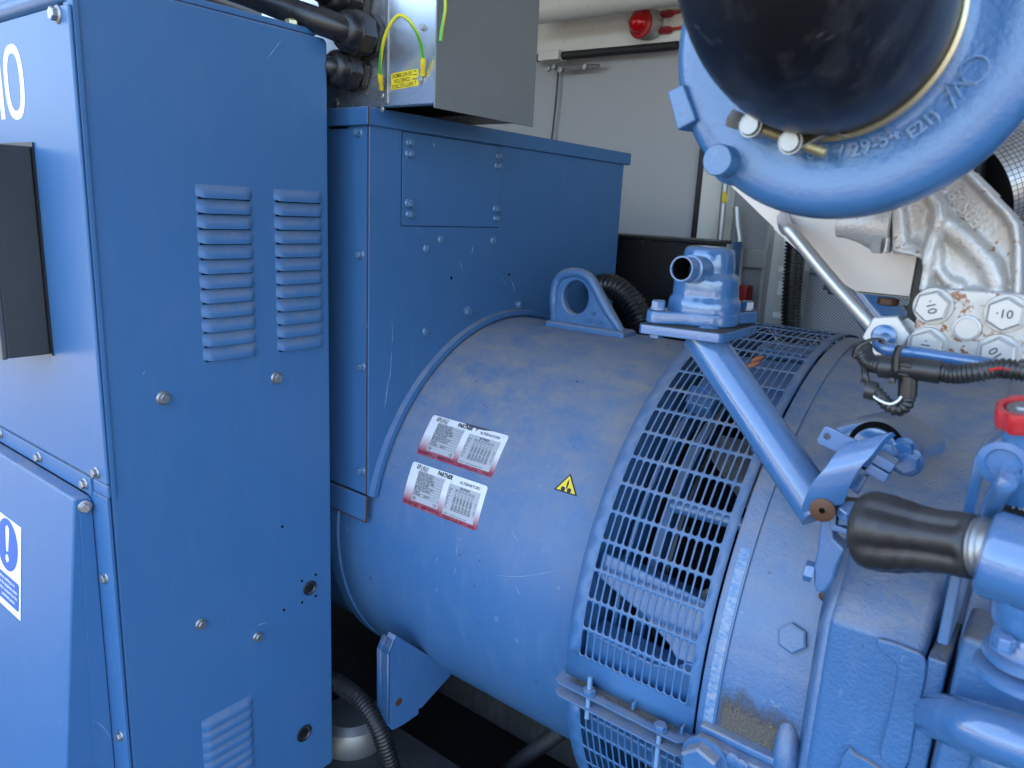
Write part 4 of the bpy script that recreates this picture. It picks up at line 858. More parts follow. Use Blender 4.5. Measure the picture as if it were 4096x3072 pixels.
# ================================================================= TURBO INLET
YT = -.72; tc = V(-.2035, YT, .870)
tur = thing('turbocharger', 'blue cast turbocharger housing with raised casting marks, upper right', 'turbocharger', (tc.x, -.6, tc.z - .153))
prof = [(.02, .080), (-.004, .086), (-.006, .0925), (-.0045, .094), (-.0035, .100), (-.0062, .115), (-.0074, .132), (-.0068, .142), (-.003, .1495), (.004, .1545), (.02, .158), (.04, .156), (.065, .148), (.09, .130), (.12, .10)]
obj('volute', lathe(BM(), tc, Y1, prof, 128, (False, True)), 'turbo_blue', tur, sharp=50)
# square spigot and round boss
P = [on('y', YT - .012, 'w2', *p) for p in ((1140, 735), (1270, 672), (1375, 965), (1222, 1052))]
obj('square_lug', prism(BM(), P, V(.014, .05, .0)), 'turbo_blue', tur, bevel=.002)
b1 = on('y', YT - .028, 'w2', 1543, 1285); obj('round_boss', lathe(BM(), b1, Y1, [(0, .0133), (.002, .0145), (.030, .0148), (.036, .020), (.05, .021)], 32), 'turbo_blue', tur, bevel=0)
bm = BM()
def ringtext(s, size, rr_, phi, bold=.0002, tilt=0):   # letters along the annulus; phi = angle (deg) measured in the x-z plane
    merge(bm, textbm(s, size, bold), lambda c: tc + V((rr_ + c.y) * math.cos(rad(phi) + c.x / rr_), -.0062, (rr_ + c.y) * math.sin(rad(phi) + c.x / rr_)))
def ang(k, x, y): p = on('y', YT - .005, k, x, y) - tc; return math.degrees(math.atan2(p.z, p.x)), math.hypot(p.x, p.z)
def rt(s, size, k, x, y, bold=.0004):
    a_, r_ = ang(k, x, y); merge(bm, textbm(s, size, bold), lambda c: tc + V((r_ - c.y) * math.cos(rad(a_) + c.x / r_), -.0060, (r_ - c.y) * math.sin(rad(a_) + c.x / r_)))
rt('0 1 / 29-54', .017, 'z7', 1130, 955); rt('E21)', .014, 'z7', 1580, 790)
pq = on('y', YT - .0058, 'z7', 1805, 590)
for (a1_, b1_), (a2_, b2_) in (((-.011, .008), (.012, .006)), ((.012, .006), (.0, -.012)), ((0, -.012), (-.011, .008)), ((-.004, .006), (.002, -.003))):
    P = [pq + V(a1_, 0, b1_), pq + V(a2_, 0, b2_)]; d_ = (P[1] - P[0]).normalized(); n_ = V(-d_.z, 0, d_.x) * .0008; bm.faces.new([bm.verts.new(q_) for q_ in (P[0] - n_, P[1] - n_, P[1] + n_, P[0] + n_)])
pq = on('y', YT - .0058, 'z7', 1905, 440)
for i in range(20):
    a_, b_ = 2 * PI * i / 20, 2 * PI * (i + 1) / 20; bm.faces.new([bm.verts.new(pq + V(r_ * math.cos(q_), 0, r_ * math.sin(q_))) for r_, q_ in ((.0105, a_), (.0105, b_), (.009, b_), (.009, a_))])
for u in (.015, .021): bm.faces.new([bm.verts.new(pq + V(u + a, 0, -u + b)) for a, b in ((-.004, -.002), (.002, -.005), (.003, -.003), (-.003, .001))])
obj('casting_marks', bm, 'turbo_blue', tur, solid=.0018, smooth=False)
# rubber elbow
hs = thing('rubber_hose', 'fat black rubber air hose elbow filling the turbo mouth', 'hose', (tc.x, YT - .1, tc.z))
hp_ = smoothpts([tc + V(0, .01, 0), tc + V(0, -.03, 0), tc + V(-.001, -.065, .004), tc + V(-.001, -.105, .02), tc + V(.0, -.14, .06), tc + V(0, -.155, .12), tc + V(0, -.158, .24)], 8)
obj('hose_body', tube(BM(), hp_, lambda i: .0865 + .007 * math.sin(min(1, i / 20) * PI / 2) , 64), 'rubber', hs, sharp=80)
hc = thing('hose_clamp', 'steel T-bolt hose clamp round the black hose', 'clamp', (tc.x, YT, tc.z - .09))
obj('band', lathe(BM(), tc + V(0, -.022, 0), Y1, [(0, .0885), (0, .0925), (.019, .0925), (.019, .0885)], 96, (False, False)), 'light_metal', hc)
obj('band_edge', lathe(BM(), tc + V(0, -.0235, 0), Y1, [(0, .088), (-.0012, .0915), (.0008, .0945), (.003, .0925)], 96, (False, False)), 'yellow_zinc', hc)
def tr(k, x, y, yy=YT - .03): return on('y', yy, k, x, y)
b0, b1_, b2_, b3_ = tr('z7', 355, 745), tr('z7', 505, 800), tr('z7', 755, 905), tr('z7', 965, 975)
ax_ = (b3_ - b0).normalized()
obj('bolt_head', lathe(BM(), b0 + ax_ * .0, ax_, [(0, .0075), (.001, .0088), (.0085, .0088), (.010, .0078), (.013, .0075)], 6), 'zinc', hc)
obj('tee_bolt', lathe(BM(), b0 + ax_ * .012, ax_, [(i * .0007, (.0040, .0047)[i % 2]) for i in range(int(((b3_ - b0).length - .012) / .0007))], 14), 'yellow_zinc', hc, sharp=80)
for c in (b1_, b2_):
    obj('trunnion', lathe(BM(), c + V(0, .012, 0), -Y1, [(0, .0085), (.0235, .0085), (.0245, .0078)], 28), 'zinc', hc)
    obj('strap_loop', lathe(BM(), c + V(0, -.009, 0), Y1, [(0, .0090), (0, .0102), (.019, .0102), (.019, .0090)], 28, (False, False)), 'zinc', hc)
P = [b1_ + V(.002, 0, .010), b1_ + V(.02, .004, .009), b2_ + V(-.004, .008, .012), b2_ + V(.02, .010, .010), tr('z7', 1100, 868)]
for p_, nm in ((P, 'strap'), ([b2_ + V(.004, 0, -.009), b2_ + V(.016, .002, .000), b2_ + V(.03, .006, .008)], 'strap')):
    sp_ = smoothpts(p_, 6); bm = BM(); r0 = [bm.verts.new(q_ + V(0, -.008, 0)) for q_ in sp_]; r1 = [bm.verts.new(q_ + V(0, .008, 0)) for q_ in sp_]
    for i in range(len(sp_) - 1): bm.faces.new((r0[i], r0[i + 1], r1[i + 1], r1[i]))
    obj(nm, bm, 'zinc', hc, solid=.0009)

# ================================================================= SILVER BRACKET CASTING AND BOLTS
YS = -.50
sv = thing('support_casting', 'silver cast bracket with rust spots under the turbocharger', 'bracket', on('y', YS, 'q3', 1700, 600))
def ys(k, x, y, d_=0.0): return on('y', YS + d_, k, x, y)
def segd(px, py, ax, ay, bx, by):
    dx, dy = bx - ax, by - ay; t_ = max(0, min(1, ((px - ax) * dx + (py - ay) * dy) / (dx * dx + dy * dy))); return math.hypot(px - ax - t_ * dx, py - ay - t_ * dy)
def pld(px, py, P): return min(segd(px, py, *P[i], *P[i + 1]) for i in range(len(P) - 1))
OUT = [(540, 395), (600, 430), (830, 665), (885, 740), (905, 900), (905, 1180), (270, 1160), (300, 1000), (292, 968), (255, 950), (105, 930), (100, 905), (105, 660), (130, 560), (330, 430)]
def inside(px, py):
    c_ = False
    for i in range(len(OUT)):
        (x1_, y1_), (x2_, y2_) = OUT[i - 1], OUT[i]
        if (y1_ > py) != (y2_ > py) and px < (x2_ - x1_) * (py - y1_) / (y2_ - y1_) + x1_: c_ = not c_
    return c_
RIDGE = [([(520, 380), (560, 430), (800, 680), (850, 750), (872, 900), (868, 1140)], 34, .020), ([(330, 560), (395, 640), (405, 720), (340, 900), (305, 1120)], 42, .019), ([(395, 720), (560, 850), (690, 990), (735, 1100)], 62, .013), ([(120, 620), (150, 880), (300, 960)], 60, .010),
         ([(300, 1150), (500, 1160), (880, 1175)], 26, .012), ([(385, 900), (385, 1020), (440, 1095), (520, 1120)], 30, .010), ([(110, 905), (240, 925), (300, 985)], 14, .006)]
def relief(px, py):
    h_ = 0
    for P, w_, a_ in RIDGE:
        d_ = pld(px, py, P) / w_
        g_ = a_ * (1 / (1 + math.exp((d_ - 1) * 5))); h_ = max(h_, g_) + .25 * min(h_, g_)
    e_ = pld(px, py, OUT + [OUT[0]]); return min(h_, .026) - .012 * max(0, 1 - e_ / 12) ** 2
bm = BM(); G = {}; st_ = 11
for jx in range(0, 75):
    for jy in range(0, 75):
        px, py = 95 + jx * st_, 390 + jy * st_ * 1.0
        if inside(px, py):
            p_ = ys('h3', px, py, .020); p_.y -= relief(px, py); G[jx, jy] = bm.verts.new(p_)
for (jx, jy), v in list(G.items()):
    q_ = [G.get((jx, jy)), G.get((jx + 1, jy)), G.get((jx + 1, jy + 1)), G.get((jx, jy + 1))]
    if all(q_): bm.faces.new(q_)
loose = [v for v in bm.verts if not v.link_faces]; bmesh.ops.delete(bm, geom=loose, context='VERTS')
bo = [e for e in bm.edges if len(e.link_faces) == 1]; ex = bmesh.ops.extrude_edge_only(bm, edges=bo); bmesh.ops.translate(bm, verts=[g_ for g_ in ex['geom'] if isinstance(g_, bmesh.types.BMVert)], vec=V(0, .05, 0))
obj('casting_body', bm, 'rusty_silver', sv, sharp=65)
bm = BM(); o_ = ys('h3', 550, 650, .0185); d_ = (ys('h3', 480, 570) - ys('h3', 620, 735)).normalized(); n_ = V(-d_.z, 0, d_.x)
merge(bm, textbm('F0S08', .0195, .0002), lambda c: o_ + (-d_) * -c.x * 1.0 + n_ * c.y * 1.0 + V(0, -.0005, 0))
obj('casting_number', bm, 'rusty_silver', sv, solid=.0015, smooth=False)
obj('stub', lathe(BM(), ys('z7', 1390, 1425, .03), -X1, [(0, .030), (.02, .029), (.035, .022), (.05, .0175), (.06, .017)], 28), 'rusty_silver', sv)
obj('stub_tab', lathe(BM(), ys('z7', 1190, 1405, .03), -X1, [(0, .012), (.02, .010), (.021, .008)], 16), 'silver_cast', sv)
bolt(sv, ys('z7', 1320, 1540, .01), -X1, .0125, 'light_metal', 'barehex', name='bolt', zs=1.2); obj('bolt_lug', box(BM(), ys('z7', 1322, 1600, .0), ys('z7', 1390, 1500, .03)), 'rusty_silver', sv, bevel=.003)
PP = [('q3', 1340, 552), ('q3', 1440, 556), ('q3', 2150, 600), ('q3', 2320, 640), ('q3', 2200, 1300), ('q3', 1160, 1240), ('q3', 1300, 620)]
pl_ = thing('bolted_plate', 'pale rusty mounting plate with four big bolt heads marked 10', 'plate', ys('q3', 1700, 1200))
obj('plate_body', prism(BM(), [ys(*p) for p in PP], V(0, .012, 0)), 'rusty_silver_plate', pl_, bevel=.003)
hx = []
for (x, y, rot) in ((1400, 715, -70), (2040, 780, 0), (1345, 1060, -90), (1975, 1130, 135)):
    c = ys('q3', x + 12, y, -.0003); cp = obj('washer', lathe(BM(), c, -Y1, [(0, .0200), (.004, .0200), (.0045, .0195)], 40), 'light_metal', pl_)
    ch = c + V(0, -.0045, 0); lathe_bm = lathe(BM(), ch, -Y1, [(0, .0178), (.010, .0178), (.0115, .0160), (.012, .0155)], 6, ref=V(math.sin(rot), 0, math.cos(rot)))
    hb = obj('bolt_head', lathe_bm, 'light_metal', pl_)
    bm = BM(); rr_ = rad(-rot); merge(bm, textbm('·10', .0125, .0002), lambda c2, ch=ch: ch + V(c2.x * math.cos(-rr_) - c2.y * math.sin(-rr_), -.0123, c2.x * math.sin(-rr_) + c2.y * math.cos(-rr_)))
    obj('grade_mark', bm, 'dark_grey', hb, smooth=False)
c = ys('q3', 1708, 915, -.0005); obj('plug', lathe(BM(), c, -Y1, [(0, .0135), (.003, .0135), (.0035, .0115), (.002, .011)], 32), 'light_metal', pl_)
# heat shield
hsd = thing('heat_shield', 'flat pale metal heat shield below the turbocharger', 'heat shield', on('y', -.40, 'q3', 900, 600))
P = [on('y', -.40, *p) for p in (('D', 1548, 372), ('q3', 0, 25), ('q3', 390, 375), ('q3', 740, 600), ('q3', 1195, 645), ('q3', 1262, 285), ('q3', 1262, -300), ('D', 1700, 330))]
obj('shield_sheet', prism(BM(), P, V(0, .002, 0)), 'shield', hsd, bevel=.0005)
obj('shield_lip', prism(BM(), [P[3], P[4], P[4] + V(0, .04, -.004), P[3] + V(0, .04, -.004)], V(0, 0, .002)), 'shield', hsd)
obj('shield_lip', prism(BM(), [P[1], P[2], P[2] + V(-.001, .03, -.001), P[1] + V(-.001, .03, -.001)], V(-.001, 0, -.001)), 'shield', hsd)
obj('stiffener', box(BM(), (P[4].x + .0, -.395, P[4].z - .06), (P[4].x + .05, -.30, P[4].z + .2)), 'black_cab', hsd)
bolt(hsd, on('y', -.385, 'q3', 1015, 650), -Z1, .013, 'rusty', 'barehex', zs=.9)
# silver rod
rd = thing('oil_pipe', 'bare silver steel pipe running down in front of the heat shield', 'pipe', on('y', -.45, 'q3', 900, 900))
pipe('tube', [on('y', -.40, 'D', 1692, 470), on('y', -.44, 'D', 1698, 492), on('y', -.45, 'q3', 180, 90), on('y', -.455, 'q3', 500, 480), on('y', -.46, 'q3', 900, 930)], .0086, 'steel_tube', rd, seg=24)
# dark blue strut behind
s_ = pipe('strut', [on('y', -.12, 'q3', 780, 590), on('y', -.12, 'q3', 1020, 900), on('y', -.12, 'q3', 1300, 1250)], .034, 'gloss_blue', n=1); tag(s_, 'dark blue tube behind the silver pipe, under the heat shield', 'pipe')
# hex union + blue pipe
un = thing('pipe_union', 'bare steel hexagon union joining silver and blue pipes', 'pipe union', on('y', -.5, 'q3', 1000, 980))
uc = on('y', -.50, 'q3', 985, 985)
obj('union_nut', lathe(BM(), uc, V(-.12, -1, .05), [(-.03, .024), (-.002, .0265), (.0, .0245)], 6, ref=V(.35, 0, 1)), 'light_metal', un, bevel=.001)
obj('union_collar', lathe(BM(), uc + V(.02, .045, 0), V(-.1, -1, .05), [(0, .021), (.03, .021)], 6, ref=V(0, 0, 1)), 'zinc', un, bevel=.001)
obj('union_cone', lathe(BM(), uc + V(-.001, -.001, 0), V(-.12, -1, .05), [(-.004, .0135), (.004, .0135), (.006, .010)], 28), 'gloss_blue', un)
bpp = pipe('fuel_pipe', [on('y', -.505, 'q3', 985, 1000), on('y', -.53, 'q3', 940, 1030), on('y', -.545, 'q3', 930, 1060), on('y', -.555, 'q3', 1000, 1100), on('y', -.56, 'q3', 1200, 1125), on('y', -.56, 'q3', 1500, 1170), on('y', -.565, 'q3', 1850, 1225), on('y', -.58, 'q3', 2400, 1340)], .0068, 'gloss_blue', seg=24)
tag(bpp, 'thin blue pipe bending right from the hexagon union', 'pipe')

# ================================================================= WIRING HARNESS
YH = -.585
def yh(k, x, y, d_=0.0): return on('y', YH + d_, k, x, y)
hn = thing('wiring_harness', 'black corrugated wiring harness with T-branch above the bell housing', 'wiring harness', yh('q3', 1200, 1300))
corr('conduit', [yh('q3', 790, 1080, .03), yh('q3', 800, 1150, .02), yh('q3', 850, 1220, .01), yh('q3', 960, 1250), yh('q3', 1000, 1255)], .0092, 'plastic', hn)
pipe('tee_body', [yh('q3', 940, 1250), yh('q3', 1010, 1258), yh('q3', 1250, 1275), yh('q3', 1480, 1305)], .0118, 'plastic', hn, n=4, bevel=0)
pipe('tee_leg', [yh('q3', 1190, 1280), yh('q3', 1185, 1400), yh('q3', 1178, 1515)], .0092, 'plastic', hn, n=2)
for k_, l_ in (((1085, 1230), (1225, 1245)), ((1090, 1310), (1200, 1330))): obj('tee_clip', box(BM(), yh('q3', k_[0], k_[1] + 20, -.0132), yh('q3', l_[0], l_[1] - 15, -.008)), 'plastic', hn, bevel=.001)
corr('conduit', [yh('q3', 1470, 1300), yh('q3', 1600, 1320, -.004), yh('q3', 1800, 1300, -.01), yh('q3', 2000, 1270, -.01), yh('q3', 2150, 1285, -.012), yh('q3', 2500, 1330, -.012)], .0100, 'plastic', hn, pitch=.0042)
obj('red_trace', tube(BM(), smoothpts([yh('q3', 1900, 1285, -.0195), yh('q3', 2000, 1268, -.0195), yh('q3', 2120, 1285, -.0195)], 5), .0012, 6), 'red_line', hn)
obj('end_connector', box(BM(), yh('q3', 2125, 1345, -.0195), yh('q3', 2330, 1195, .0)), 'plastic', hn, bevel=.003)
corr('conduit', [yh('q3', 1180, 1500), yh('q3', 1175, 1575), yh('q3', 1110, 1630), yh('q3', 1020, 1600), yh('q3', 940, 1520), yh('q3', 880, 1460)], .0076, 'plastic', hn)
obj('connector_cap', tube(BM(), [yh('q3', 815, 1455), yh('q3', 925, 1455).lerp(yh('q3', 880, 1500), .5)], .0100, 24), 'plastic', hn)
obj('white_paint_line', tube(BM(), smoothpts([yh('q3', *p, -.0078) for p in ((852, 1495), (930, 1550), (1020, 1583), (1090, 1560), (1130, 1515))], 5), .0012, 6), 'white_ink', hn)
pipe('lead', [yh('q3', 805, 1250, .01), yh('q3', 808, 1330), yh('q3', 825, 1390), yh('q3', 860, 1440)], .0038, 'plastic', hn, seg=10)
obj('tie_head', box(BM(), yh('q3', 755, 1395, -.006), yh('q3', 805, 1355, .004)), 'plastic', hn, bevel=.001)
for P in (((720, 1170), (740, 1090), (830, 1030), (940, 1010), (960, 1050)), ((1075, 1300), (1080, 1180), (1110, 1090), (1140, 1075), (1160, 1085))):
    sp_ = smoothpts([yh('q3', *p, -.013) for p in P], 5); bm = BM(); r0 = [bm.verts.new(q_ + V(-.0035, 0, 0)) for q_ in sp_]; r1 = [bm.verts.new(q_ + V(.0035, -.003, 0)) for q_ in sp_]
    for i in range(len(sp_) - 1): bm.faces.new((r0[i], r0[i + 1], r1[i + 1], r1[i]))
    obj('cable_tie', bm, 'plastic', hn, solid=.0012)
obj('tie_buckle', box(BM(), yh('q3', 690, 1190, -.022), yh('q3', 750, 1130, -.010)), 'plastic', hn, bevel=.0015)
obj('tie_buckle', box(BM(), yh('q3', 1005, 1405, -.016), yh('q3', 1090, 1345, -.004)), 'plastic', hn, bevel=.0015)

# ================================================================= LEVER + INSPECTION FLANGE ON THE HOUSING
YL = -.50
lf = thing('side_flange', 'blue teardrop cover flange with bolts on the bell housing', 'flange', on('y', YL, 'q4', 1000, 700))
def yl_(k, x, y, d_=0.0): return on('y', YL + d_, k, x, y)
O1 = [(540, 470), (700, 430), (860, 408), (940, 415), (1050, 480), (1180, 560), (1270, 640), (1315, 700), (1300, 780), (1240, 820), (1040, 860), (900, 900), (700, 800), (560, 650)]
obj('flange_body', prism(BM(), [yl_('q4', *p) for p in O1], V(0, .02, .002)), 'cast_blue', lf, bevel=.003)
O2 = [(600, 520), (780, 470), (900, 465), (1000, 510), (1120, 590), (1230, 680), (1262, 740), (1200, 790), (1040, 830), (850, 860), (700, 760)]
obj('cover_plate', prism(BM(), [yl_('q4', *p, -.001) for p in O2], V(0, -.006, 0)), 'gloss_blue', lf, bevel=.0015)
obj('bore', lathe(BM(), yl_('q4', 900, 640, -.0065), -Y1, [(0, .031), (.001, .031)], 36), 'black_hole', lf)
obj('bore_ring', lathe(BM(), yl_('q4', 890, 650, -.007), -Y1, [(0, .025), (.004, .0245), (.005, .020)], 36), 'gloss_blue', lf)
bolt(lf, yl_('q4', 1180, 765, -.007), -Y1, .0175, 'gloss_blue', 'flange', zs=.7); bolt(lf, yl_('q4', 1155, 645, -.007), -Y1, .0125, 'gloss_blue', 'hex')
bolt(lf, yl_('q4', 1025, 700, -.012), V(-.3, -1, .3), .0145, 'gloss_blue', 'hex', zs=1.2)
oc = sum((yl_('q4', *p) for p in O1), V(0, 0, 0)) / len(O1); rings = []; bm = BM()
for sc_2, dy_ in ((.98, .012), (.99, .035), (1.0, .065), (1.02, .095), (1.06, .12), (1.12, .145)):
    rings.append([bm.verts.new(oc + (p_ - oc) * sc_2 + V(0, dy_, -.12 * dy_)) for p_ in smoothpts([yl_('q4', *p) for p in O1 + [O1[0]]], 4)[:-1]])
for A, B in zip(rings, rings[1:]):
    for k_ in range(len(A)): bm.faces.new((A[k_], A[(k_ + 1) % len(A)], B[(k_ + 1) % len(A)], B[k_]))
obj('neck', bm, 'cast_blue', lf, sharp=60)
lev = thing('stop_lever', 'bent blue lever arm with rusty pin, in front of the breather pipe foot', 'lever', on('y', -.54, 'q4', 600, 800))
def le(k, x, y, d_=0.0): return on('y', -.572 + d_, k, x, y)
obj('tab', plate_hole(BM(), [le('q4', *p) for p in ((378, 570), (440, 465), (470, 452), (740, 590), (600, 705), (395, 610))], [le('q4', 470 + 31 * math.cos(a), 547 + 29 * math.sin(a)) for a in [2 * PI * i / 20 for i in range(20)]], V(0, .004, 0)), 'gloss_blue', lev, bevel=.0008)
cl_ = [(870, 590, .0), (790, 650, -.004), (690, 770, -.012), (560, 880, -.014), (470, 1040, -.012), (430, 1150, -.008)]
cpts = smoothpts([le('q4', *p) for p in cl_], 6)
bm = BM(); wv_ = V(.022, .0, .012); ra_ = [bm.verts.new(p - wv_) for p in cpts]; rb3 = [bm.verts.new(p + wv_) for p in cpts]
for i in range(len(cpts) - 1): bm.faces.new((ra_[i], ra_[i + 1], rb3[i + 1], rb3[i]))
obj('lever_arm', bm, 'gloss_blue', lev, solid=.008, bevel=.0015)
for (x0, y0) in ((1000, 800), (945, 885)): obj('clamp_jaw', prism(BM(), [le('q4', x0 + dx, y0 + dy, -.004) for dx, dy in ((-95, -100), (75, 0), (30, 70), (-150, -30))], V(0, .025, 0)), 'gloss_blue', lev, bevel=.001)
pp = le('q4', 425, 1200, -.022)
obj('pivot_pin', lathe(BM(), pp, V(-.1, 1, 0), [(0, .0110), (.001, .0135), (.022, .0145), (.06, .0145)], 36), 'rusty', lev)
obj('pin_socket', lathe(BM(), pp + V(0, -.0005, 0), -Y1, [(0, .0035), (.0004, .0035)], 6), 'black_hole', lev)
obj('clevis', prism(BM(), [le('q4', *p, -.004) for p in ((560, 1110), (605, 1140), (600, 1200), (550, 1230), (545, 1330), (720, 1390), (700, 1430), (490, 1375), (490, 1210))], V(0, .03, 0)), 'gloss_blue', lev, bevel=.0015)
obj('clevis_block', prism(BM(), [le('q4', *p, .0) for p in ((570, 1240), (735, 1260), (735, 1350), (560, 1330))], V(0, .02, 0)), 'gloss_blue', lev, bevel=.0015)
bolt(lev, le('q4', 668, 1225, -.006), V(0, -.5, 1), .0135, 'gloss_blue', 'hex', zs=.9)
obj('link_rod', lathe(BM(), le('q4', 620, 1150, .01), V(1, 0, -.05), [(0, .010), (.012, .0125), (.03, .012), (.036, .015), (.044, .015)], 20), 'rusty', lev)
obj('under_arm', prism(BM(), [le('q4', *p, .02) for p in ((740, 880), (830, 900), (740, 1060), (650, 990))], V(0, .01, 0)), 'gloss_blue', lev, bevel=.001)
# round hinge plate below pin
hg = [le('q4', 400, 1290, .02), le('q4', 480, 1290, .02)]
P = [on('y', -.562, 'q7', *p) for p in ((350, -235), (440, -235), (450, -90), (540, 0), (480, 120), (450, 230), (400, 310), (360, 335), (320, 320), (300, 260), (300, 120), (330, 0))]
hp3 = obj('hinge_plate', prism(BM(), P, V(.0, .022, 0)), 'gloss_blue', lev, bevel=.003)
bolt(lev, on('y', -.555, 'q7', 292, 170), V(-1, -.3, .1), .0125, 'gloss_blue', 'barehex')
cr = obj('chipped_putty', tube(BM(), smoothpts([oncyl(.54, 'q7', 365, 365), oncyl(.545, 'q7', 400, 330), oncyl(.545, 'q7', 445, 285)], 4), lambda i: .005 + .002 * math.sin(i * 2.3), 8), 'rusty', lev)

# ================================================================= BLACK GRIP + PUMP BODY
YP = -.70
def yp(k, x, y, d_=0.0): return on('y', YP + d_, k, x, y)
ga, gb_ = yp('q4', 800, 1330, .02), yp('q4', 1800, 1420)
ga = yp('q4', 790, 1365, .03); gb_ = yp('q4', 1800, 1525)
gd = (gb_ - ga); Lg = gd.length; gd.normalize()
hg_ = thing('pump_grip', 'fluted black rubber hand grip lying across the engine, lower right', 'hand grip', ga)
bm = BM(); N = 60; M_ = 40; rings = []
u_, v_ = frame(gd)
for i in range(M_ + 1):
    t0 = i / M_; r = .0385
    keys = [(0, .028), (.015, .038), (.06, .044), (.15, .0465), (.3, .045), (.45, .0405), (.6, .0365), (.75, .035), (.88, .0355), (.96, .035), (1, .0315)]
    for (a_, ra), (b_, rbb) in zip(keys, keys[1:]):
        if a_ <= t0 <= b_: s_ = (t0 - a_) / (b_ - a_); r = ra + (rbb - ra) * (s_ * s_ * (3 - 2 * s_))
    row = []; r *= .86
    for k_ in range(N):
        a_ = 2 * PI * k_ / N; fl_ = abs(math.sin(a_ * 3 + .5)) ** .6; dep = .0075 * math.sin(min(1, max(0, (t0 - .04) / .25)) * PI / 2) * (1 if t0 < .9 else (1 - t0) * 10)
        rr2 = r - dep * (1 - fl_); row.append(bm.verts.new(ga + gd * Lg * t0 + (u_ * math.cos(a_) + v_ * math.sin(a_)) * rr2))
    rings.append(row)
for A, B in zip(rings, rings[1:]):
    for k_ in range(N): bm.faces.new((A[k_], A[(k_ + 1) % N], B[(k_ + 1) % N], B[k_]))
bm.faces.new(rings[0][::-1]); bm.faces.new(rings[-1])
obj('rubber_grip', bm, 'grip', hg_, sharp=60)
obj('grip_shaft', lathe(BM(), ga - gd * .012, gd, [(0, .009), (.006, .009), (.007, .013), (.013, .014)], 24), 'rusty', hg_)
obj('steel_ferrule', lathe(BM(), gb_ - gd * .002, gd, [(0, .025), (.003, .027), (.005, .025), (.007, .0275), (.009, .027), (.011, .025), (.03, .025)], 40), 'zinc', hg_)
pm = thing('hand_pump', 'glossy blue pump body at the right edge, beyond the black grip', 'pump', gb_)
pc0 = yp('q4', 1835, 1552, -.005); dpp = V(1, -.02, -.06).normalized()
obj('pump_body', lathe(BM(), pc0, dpp, [(0, .028), (.003, .035), (.008, .038), (.2, .038)], 48), 'gloss_blue', pm)
obj('pump_neck', lathe(BM(), pc0 + V(.045, .0, -.03), -Z1, [(0, .032), (.022, .030), (.03, .024), (.035, .026), (.06, .027)], 28), 'gloss_blue', pm)
for dz_, r in ((.078, .036), (.094, .040)): obj('pump_flange', lathe(BM(), pc0 + V(.05, 0, -dz_), -Z1, [(0, r * .9), (.002, r), (.007, r), (.009, r * .9)], 32), 'gloss_blue', pm)
obj('pump_cup', lathe(BM(), pc0 + V(.05, 0, -.102), -Z1, [(0, .028), (.006, .024), (.010, .014), (.014, .010), (.016, .008)], 32), 'gloss_blue', pm)
bolt(pm, pc0 + V(.03, -.034, -.066), Z1, .009, 'gloss_blue', 'hex', zs=1.5)
# red valve
vk = thing('valve', 'blue valve with red fluted hand wheel at the right edge', 'valve', yp('q4', 2180, 600))
kc = yp('q4', 2205, 325, .03); kd = V(-.12, -.35, 1).normalized(); bm = BM(); u_, v_ = frame(kd); rg = []
for (h_, rf) in ((-.013, .92), (-.009, 1), (.002, 1), (.006, .93), (.006, .72), (.001, .66)):
    rg.append([bm.verts.new(kc + kd * h_ + (u_ * math.cos(a) + v_ * math.sin(a)) * .0205 * rf * (1 + (.05 * math.cos(8 * a) if rf > .9 else 0))) for a in [2 * PI * i / 64 for i in range(64)]])
for A, B in zip(rg, rg[1:]):
    for k_ in range(64): bm.faces.new((A[k_], A[(k_ + 1) % 64], B[(k_ + 1) % 64], B[k_]))
bm.faces.new(rg[0][::-1]); bm.faces.new(rg[-1])
obj('hand_wheel', bm, 'red_plastic', vk)
obj('wheel_washer', lathe(BM(), kc + kd * .001, kd, [(0, .0125), (.003, .012), (.0035, .007)], 28), 'zinc', vk); bolt(vk, kc + kd * .004, kd, .007, 'zinc', 'pan')
obj('valve_bonnet', lathe(BM(), kc - kd * .012, -kd, [(0, .0135), (.012, .0155), (.02, .0135), (.022, .0105), (.035, .010), (.037, .017), (.075, .019)], 28), 'gloss_blue', vk)
vb = yp('q4', 2095, 860, .02)
obj('valve_port', lathe(BM(), vb + V(0, .05, .01), V(-.15, -1, -.15), [(0, .021), (.045, .021), (.046, .015), (.043, .013)], 32), 'gloss_blue', vk)
pipe('drain_pipe', [vb + V(0, .02, 0), vb + V(-.001, -.006, -.008), yp('q4', 2050, 960, .0), yp('q4', 1960, 1100, .02), yp('q4', 1910, 1230, .04), yp('q4', 1900, 1400, .06)], .0088, 'gloss_blue', vk, seg=20)
obj('valve_bracket', box(BM(), (-.058, -.62, .30), (-.048, -.50, .50)), 'gloss_blue', vk, bevel=.002)
dp = thing('data_plate', 'black data plate with fine white text at the right edge', 'data plate', yp('q4', 2150, 1130, .06))
dpo = on('y', -.60, 'q4', 2030, 1190); 
obj('plate_sheet', box(BM(), (dpo.x, -.602, dpo.z - .02), (dpo.x + .12, -.600, dpo.z + .085)), 'black_cab', dp)
bm = BM()
for i, s in enumerate(('Rated power', 'Rated speed', 'Approvals', 'Order no', 'Model')): merge(bm, textbm(s, .010, .00005, 'LEFT'), lambda c, i=i: V(dpo.x + .006 + c.x, -.6026, dpo.z + .075 - i * .017 + c.y))
obj('plate_text', bm, 'label_grey', dp, smooth=False)
# blue right-side engine cover behind valve
obj('side_cover', box(BM(), (-.04, -.585, -.1), (.4, -.50, .30)), 'cast_blue', eng, bevel=.006)
